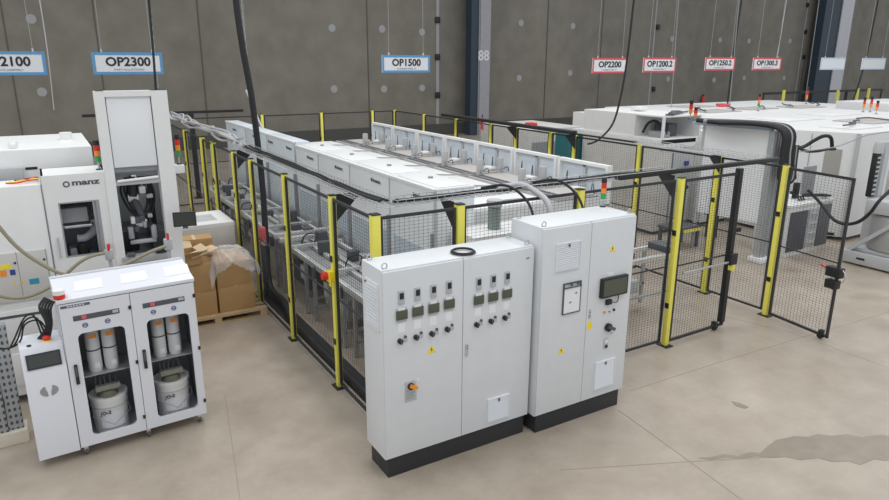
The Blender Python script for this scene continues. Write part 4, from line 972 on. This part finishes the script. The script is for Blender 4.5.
# big pale partition with strut
t = thing('sliding_screen', 'tall bluish white sliding screen hung behind the right fence', 'screen', (11.3, 7.5, 0))
MB().prism([(.25,0,.75),(.25,0,2.5),(.06,1.3,2.5),(.06,1.3,.75)], (.06,.008,0)).build('screen_panel', M_PAPER, t)
MB().beam((.28,0,2.53), (.05,1.6,2.53), .08, .06).build('top_rail', mat('pale_blue_rail', (.4,.5,.62), .5), t)
mb = MB(); mb.box((.2,-.1,0), (.58,.02,2.5)); mb.build('corrugated_upright', M_GALV, t)
for k in range(5): MB().box((.22+.075*k,-.115,0), (.25+.075*k,-.1,2.5)).build('rib', M_ALUD, t)
MB().rbox((.15,-.2,0), (.65,.1,.1), .02).build('film_foot', M_PAPER, t)
B('black_bumper', (-.02,.4,.5), (.3,.45,.58), M_BLACK, t)
B('rear_upright', (.05,1.3,.0), (.1,1.36,2.5), M_LGREY, t)
t = thing('floor_bench', 'low dark bench under the sliding screen with yellow edge', 'bench', (10.75, 8.75, 0))
MB().rbox((0,0,.4), (.75,.5,.46), .01).build('dark_top', M_DGREY, t); MB().rbox((.2,-.03,.36), (.7,.0,.42), .004).build('yellow_edge', M_YEL, t)
for x in (.02,.67):
    for y in (.02,.42): MB().box((x,y,0), (x+.06,y+.06,.4)).build('leg', M_DGREY, t)
t = thing('teal_cabinet', 'narrow teal cabinet seen through the mesh left of the sliding screen', 'cabinet', (12.3, 9.0, 0)) 
MB().rbox((-.05,0,.5), (.2,.3,2.0), .01).build('body', M_TEAL, t); B('base', (0,.05,0), (.15,.25,.5), M_BLACK, t)
# cables over the partition
for k in range(7):
    x = 11.42+.05*k; y = 7.4
    pts = [(x-.35-.03*k, y+.9+.1*k, 2.6), (x-.12, y+.25, 2.62), (x, y-.18, 2.52), (x-.01, y-.24, 2.1), (x-.02+.02*k, y-.25, 1.72-.05*(k%3)), (x+.12, y-.27, 1.66), (x+.25-.02*k, y-.24, 1.85), (x+.3-.02*k, y-.2, 2.25)]
    tag(MB().tube(smooth(pts), .042, 8).build('draped_cable', M_RUBBER if k != 4 else M_GREY), 'thick cable draped over the end of the tall sliding screen', 'cable', 'cables draped over the sliding screen')
# big machine with wide roof
BM = thing('process_machine', 'large white machine with wide flat roof at the right', 'machine', (14.55, 7.45, 0))
poly = [(0,0),(7,0),(7,4.6),(.1,4.6),(.1,2.3),(-.72,2.3),(-.72,1.5)]
MB().prism([(x,y,.08) for x, y in poly], (0,0,2.22)).build('housing', M_WHITE, BM); B('base', (.15,.15,0), (6.9,4.4,.09), M_DGREY, BM)
def facepatch(name, t0, t1, z0, z1, m, th=.012):
    d = Vector((-.72,1.5,0)).normalized(); n = Vector((-d.y, d.x, 0))
    MB().prism([d*t0+Vector((0,0,z0)), d*t1+Vector((0,0,z0)), d*t1+Vector((0,0,z1)), d*t0+Vector((0,0,z1))], n*th).build(name, m, BM)
facepatch('grey_panel', .3, .62, 1.4, 1.95, mat('warm_grey_panel', (.4,.38,.34), .6)); facepatch('panel_seam', .9, .91, .1, 2.25, M_SEAM); facepatch('corner_post', -.0, .09, .1, 2.3, M_LGREY, .05)
facepatch('base_slot', .2, 1.3, .1, .16, M_BLACK)
for x, y, a, b in ((.6,.5,1.2,.8),(2.4,1.0,1.4,1.0),(4.5,.8,1.2,1.2),(1.2,2.4,1.6,1.2),(3.8,2.8,1.5,1.0)): MB().rbox((x,y,2.3), (x+a,y+b,2.33), .01).build('roof_cover', M_WHITE if x != 2.4 else M_TAN, BM)
for i in range(5):
    MB().tube(wig((.5+1.2*i, .6+.5*(i%3), 2.35), (1.4+1.2*i, .9+.6*(i%2), 2.35), 4, .08), .018, 6).build('roof_cable', M_DGREY, BM)
t = thing('process_machine', 'farther white machine whose long roof shows behind the large one', 'machine', (16.5, 12.7, -.0))
MB().rbox((0,0,.08), (9,4.2,2.22), .015).build('housing', M_WHITE, t); B('base', (.1,.1,0), (8.8,4.1,.1), M_DGREY, t)
for x, y in ((.8,.6),(3,.8),(5.2,.5),(2,2.4)): MB().rbox((x,y,2.22), (x+1.5,y+.9,2.25), .01).build('roof_cover', M_TAN, t)
MB().rbox((3.5,2.2,2.22), (3.9,2.5,2.33), .02).build('red_roof_part', M_PINK, t)
for i in range(5): MB().tube(wig((.5+1.5*i, .6, 2.27), (1.7+1.5*i, 1.8, 2.27), 4, .1), .02, 6).build('roof_cable', M_DGREY, t)
t = thing('process_machine', 'white machine block rising at the far right edge', 'machine', (22.3, 9.9, 0)); MB().rbox((0,0,.08), (3,2.5,2.5), .015).build('housing', M_WHITE, t); B('base', (.1,.1,0), (2.9,2.4,.1), M_DGREY, t); MB().rbox((.3,.3,2.5), (1.0,.9,2.57), .01).build('roof_hatch', M_TAN, t)
t = thing('machine_block', 'white machine block between the open bay machine and the sliding screen', 'machine', (13.0, 9.95, 0)); MB().rbox((0,0,.08), (1.1,3.0,2.2), .015).build('housing', M_WHITE, t); B('base', (.1,.1,0), (1.0,2.9,.1), M_DGREY, t); MB().rbox((.2,.4,2.2), (.9,1.6,2.25), .01).build('roof_cover', M_TAN, t)
t = thing('machine_block', 'distant low white machine block behind the OP1250.2 cable', 'machine', (15.2, 14.5, 0)) ; MB().rbox((0,0,.08), (1.1,2.5,2.1), .015).build('housing', M_WHITE, t); B('base', (.1,.1,0), (1.0,2.4,.1), M_DGREY, t); MB().rbox((.2,.4,2.1), (.8,1.2,2.2), .02).build('roof_box', M_LGREY, t)
# desk / tool trolley in front of big machine
DK = thing('tool_cabinet', 'white topped tool cabinet with dark doors in front of the large machine', 'cabinet', (12.24, 7.36, 0))
MB().rbox((-.03,-.03,1.0), (1.5,.75,1.05), .006).build('worktop', M_WHITE, DK)
MB().rbox((0,0,.0), (1.45,.7,1.0), .006).build('carcass', M_WHITE, DK)
MB().rbox((.04,-.02,.1), (.62,0,.9), .004).build('dark_door', M_DGREY, DK)
for k in range(4):
    dr = MB().rbox((.66,-.02,.12+k*.2), (.98,0,.3+k*.2), .004).build('drawer', M_LGREY, DK); MB().rbox((.72,-.04,.2+k*.2), (.92,-.02,.23+k*.2), .004).build('drawer_handle', M_ALU, dr)
MB().rbox((1.02,-.02,.1), (1.42,0,.95), .004).build('grey_door', mat('mid_dark_grey', (.14,.145,.155), .5), DK)
t = thing('control_pendant', 'small black control head standing on the tool cabinet', 'controller', (13.0, 7.75, 1.05)); MB().rbox((-.06,-.04,.0), (.06,.04,.32), .01).build('body', M_BLACK, t); MB().rbox((-.15,-.03,.1), (-.06,.03,.16), .008).build('lever', M_BLACK, t)
t = thing('display_board', 'grey panel display standing on the tool cabinet', 'display', (13.35, 7.85, 1.05)); MB().rbox((-.0,-.02,.02), (.42,.02,.6), .008).build('panel', M_GREY, t); MB().rbox((.1,-.05,0), (.3,.05,.03), .005).build('foot', M_DGREY, t)
for k in range(3):
    a = 12.75+.08*k
    pts = [(a,7.5,1.08),(a+.15,7.6,1.12),(a+.5,7.45+.02*k,1.14),(a+.75,7.4,1.1),(a+.8,7.6,1.08),(a+.5,7.75,1.1)]
    tag(MB().tube(smooth(pts), .016, 8).build('coiled_cable', M_RUBBER), 'black cable coiled on the white worktop of the tool cabinet', 'cable', 'coiled cables on the tool cabinet')
# hoses between screen and big machine
def free(pixY, r, m, label, n='hose_line'): tag(MB().tube(smooth([at(x, y, 'Y', Y) for x, y, Y in pixY], 6), r, 8).build(n, m), label, 'hose')
free([(792,148,7.5),(803,147,7.6),(815,140,7.5),(824,136,7.4),(831,138,7.4),(832,150,7.4)], .035, M_RUBBER, 'black ribbed hose arching from the draped cables to the large machine')
free([(795,146,7.35),(806,151,7.35),(818,151,7.35),(828,149,7.35),(835,149,7.4)], .028, M_RUBBER, 'lower black ribbed hose below the arching one')
free([(798,152,7.2),(815,150,7.2),(835,147,7.0),(855,140,6.8),(868,135,6.7),(895,131,6.7)], .009, M_GREY, 'thin grey cable drawn across the large machine to the right edge')
free([(808,190,7.3),(822,205,7.0),(833,219,6.6),(845,224,6.3),(858,222,6.0),(870,213,5.8),(880,200,5.7),(895,186,5.7)], .03, M_RUBBER, 'thick black hose sagging behind the open gate to the tank machine')
# tank machine at right edge
RM = thing('tank_machine', 'grey steel machine with round tank at the right edge', 'machine', (12.95, 4.6, 0))
MB().rbox((0,0,.04), (.12,2.05,.26), .01).build('base_beam', M_LGREY, RM); MB().rbox((.12,1.93,.04), (3.0,2.05,.25), .01).build('base_beam', M_LGREY, RM)
MB().rbox((.12,.1,.26), (3.0,1.9,.32), .01).build('deck', M_LGREY, RM)
MB().lathe([(0,.32),(.5,.32),(.54,.36),(.54,.95),(.5,1.0),(0,1.02)], (.62,1.33,0), 36).build('tank', mat('tank_grey', (.42,.42,.41), .4, .3), RM)
MB().rbox((.06,.9,1.02), (1.5,1.8,1.28), .05).build('tank_hood', M_LGREY, RM)
MB().beam((.06,1.95,.26), (.06,1.3,.85), .07, .07).build('brace', M_LGREY, RM)
MB().rbox((.5,1.82,.26), (.66,2.0,2.3), .01).build('mast', M_LGREY, RM)
MB().rbox((.27,1.83,1.28), (.4,1.93,2.1), .01).build('energy_chain', M_BLACK, RM)
MB().rbox((-.004,1.6,.13), (.0,1.75,.17), .001).build('base_slot', M_BLACK, RM)
for k in range(9): MB().box((.29,1.815,1.32+k*.085), (.38,1.83,1.355+k*.085)).build('chain_link', M_LGREY, RM)
MB().lathe([(0,2.1),(.09,2.1),(.09,2.22),(.07,2.3),(0,2.3)], (.34,1.87,0), 18).build('motor', M_LGREY, RM)
MB().rbox((1.1,1.6,1.2), (1.9,2.0,2.2), .02).build('side_housing', M_WARM, RM)
for k in range(3): MB().rbox((1.12,1.58,1.35+.25*k), (1.5,1.6,1.5+.25*k), .005).build('control_plate', M_GREY, RM)
# signal lights far right
for x, y, Z, h, lab, sg in ((587,127,2.12,.32,'signal light on the left end of the open bay machine',3),(690,119,2.6,.3,'signal light above the right end of the open bay machine',2),(695,120,2.6,.2,'short signal light beside the one at the open bay machine',2),
        (758,111,2.22,.42,'signal light on the far roof near the OP1300.3 sign',3),(870,112,2.3,.36,'middle signal light of the cluster at the far right',2),(876,114,2.3,.3,'right signal light of the cluster at the far right',2),(863,112,2.3,.34,'left signal light of the cluster at the far right',2),
        (806,104,2.22,.5,'signal light on the far roof left of the right column',2)):
    p = at(x, y, 'Z', Z); stack_light(p, h*1.25, lab, segs=(M_ORANGE, M_RED) if sg == 2 else (M_GREEN, M_ORANGE, M_RED), r=.035)
# far yellow posts and black fences
for x, y, lab in ((784,92,'first'),(838,92,'second'),(858,90,'third'),(869,90,'fourth')):
    p = at(x, y, 'Z', 2.3); q = at(x, y, 'Y', 19.6)
    post(q.x, 19.6, 'distant yellow post %s from the left beyond the right machines' % lab, h=max(1.8, q.z+.1), w=.1, group='distant yellow posts', clamps=())
tag(MB().beam((30,20.2,2.2), (41,20.2,2.2), .05, .05).build('guard_rail', M_BLACK), 'distant black fence rail beyond the right machines', 'rail')
for k in range(3):
    wire_panel('fence_section', 'distant black mesh panel %s from the left beyond the machines' % ORD[k], (30+3.6*k, 20.2), (33.5+3.6*k, 20.2), px=.14, pz=.14, fw=.06, mid=None)
# red strip beside the column
p = at(482, 124, 'Y', 17.0)
t = thing('marker_strip', 'short glowing red vertical strip left of the rear right fence', 'marker', at(482, 130, 'X', XR-.12)); B('strip', (-.03,-.02,0), (.03,.02,.3), M_PINK, t); B('mount', (-.01,-.01,.3), (.01,.01,.36), M_BLACK, t)
# black floor strip around fence, wet patch ------------------------------
tag(MB().box((XL+.1,5.75,0), (XL+.34,10.6,.012)).build('cable_bridge', M_BLACK), 'flat black cable cover strip along the inside of the left fence', 'cable cover')
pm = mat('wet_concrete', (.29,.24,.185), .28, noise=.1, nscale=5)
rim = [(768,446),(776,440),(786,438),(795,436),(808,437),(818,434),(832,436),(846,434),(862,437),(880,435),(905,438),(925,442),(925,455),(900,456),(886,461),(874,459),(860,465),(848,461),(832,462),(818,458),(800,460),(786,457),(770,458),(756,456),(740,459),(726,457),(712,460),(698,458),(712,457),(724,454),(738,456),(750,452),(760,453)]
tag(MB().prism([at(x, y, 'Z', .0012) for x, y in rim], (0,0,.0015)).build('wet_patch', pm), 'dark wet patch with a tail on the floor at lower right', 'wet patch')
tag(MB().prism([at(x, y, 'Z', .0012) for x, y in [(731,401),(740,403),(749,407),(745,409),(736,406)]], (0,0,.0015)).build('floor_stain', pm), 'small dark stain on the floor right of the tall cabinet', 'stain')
# ================================================================== LIGHT
def area(name, loc, sx, sy, e, rot=(0,0,0), col=(1,1,1)):
    l = bpy.data.lights.new(name, 'AREA'); l.shape = 'RECTANGLE'; l.size = sx; l.size_y = sy; l.energy = e; l.color = col
    o = bpy.data.objects.new(name, l); COL.objects.link(o); o.location = loc; o.rotation_euler = rot
for i, x in enumerate((-4, 4, 12, 22)):
    for j, y in enumerate((0, 8, 16)):
        area('added_overhead_light', (x, y, 11), 1.2, 5, 160 if y < 12 else 170, col=(1,.985,.96))  # unseen area lights, added overhead to light the open-topped hall
wd = bpy.data.worlds.new('world'); S.world = wd; wd.use_nodes = True
bg = wd.node_tree.nodes['Background']; bg.inputs[0].default_value = (.88,.94,1,1); bg.inputs[1].default_value = .62
S.view_settings.view_transform = 'Standard'; S.view_settings.look = 'None'; S.view_settings.gamma = 1; S.view_settings.exposure = .2
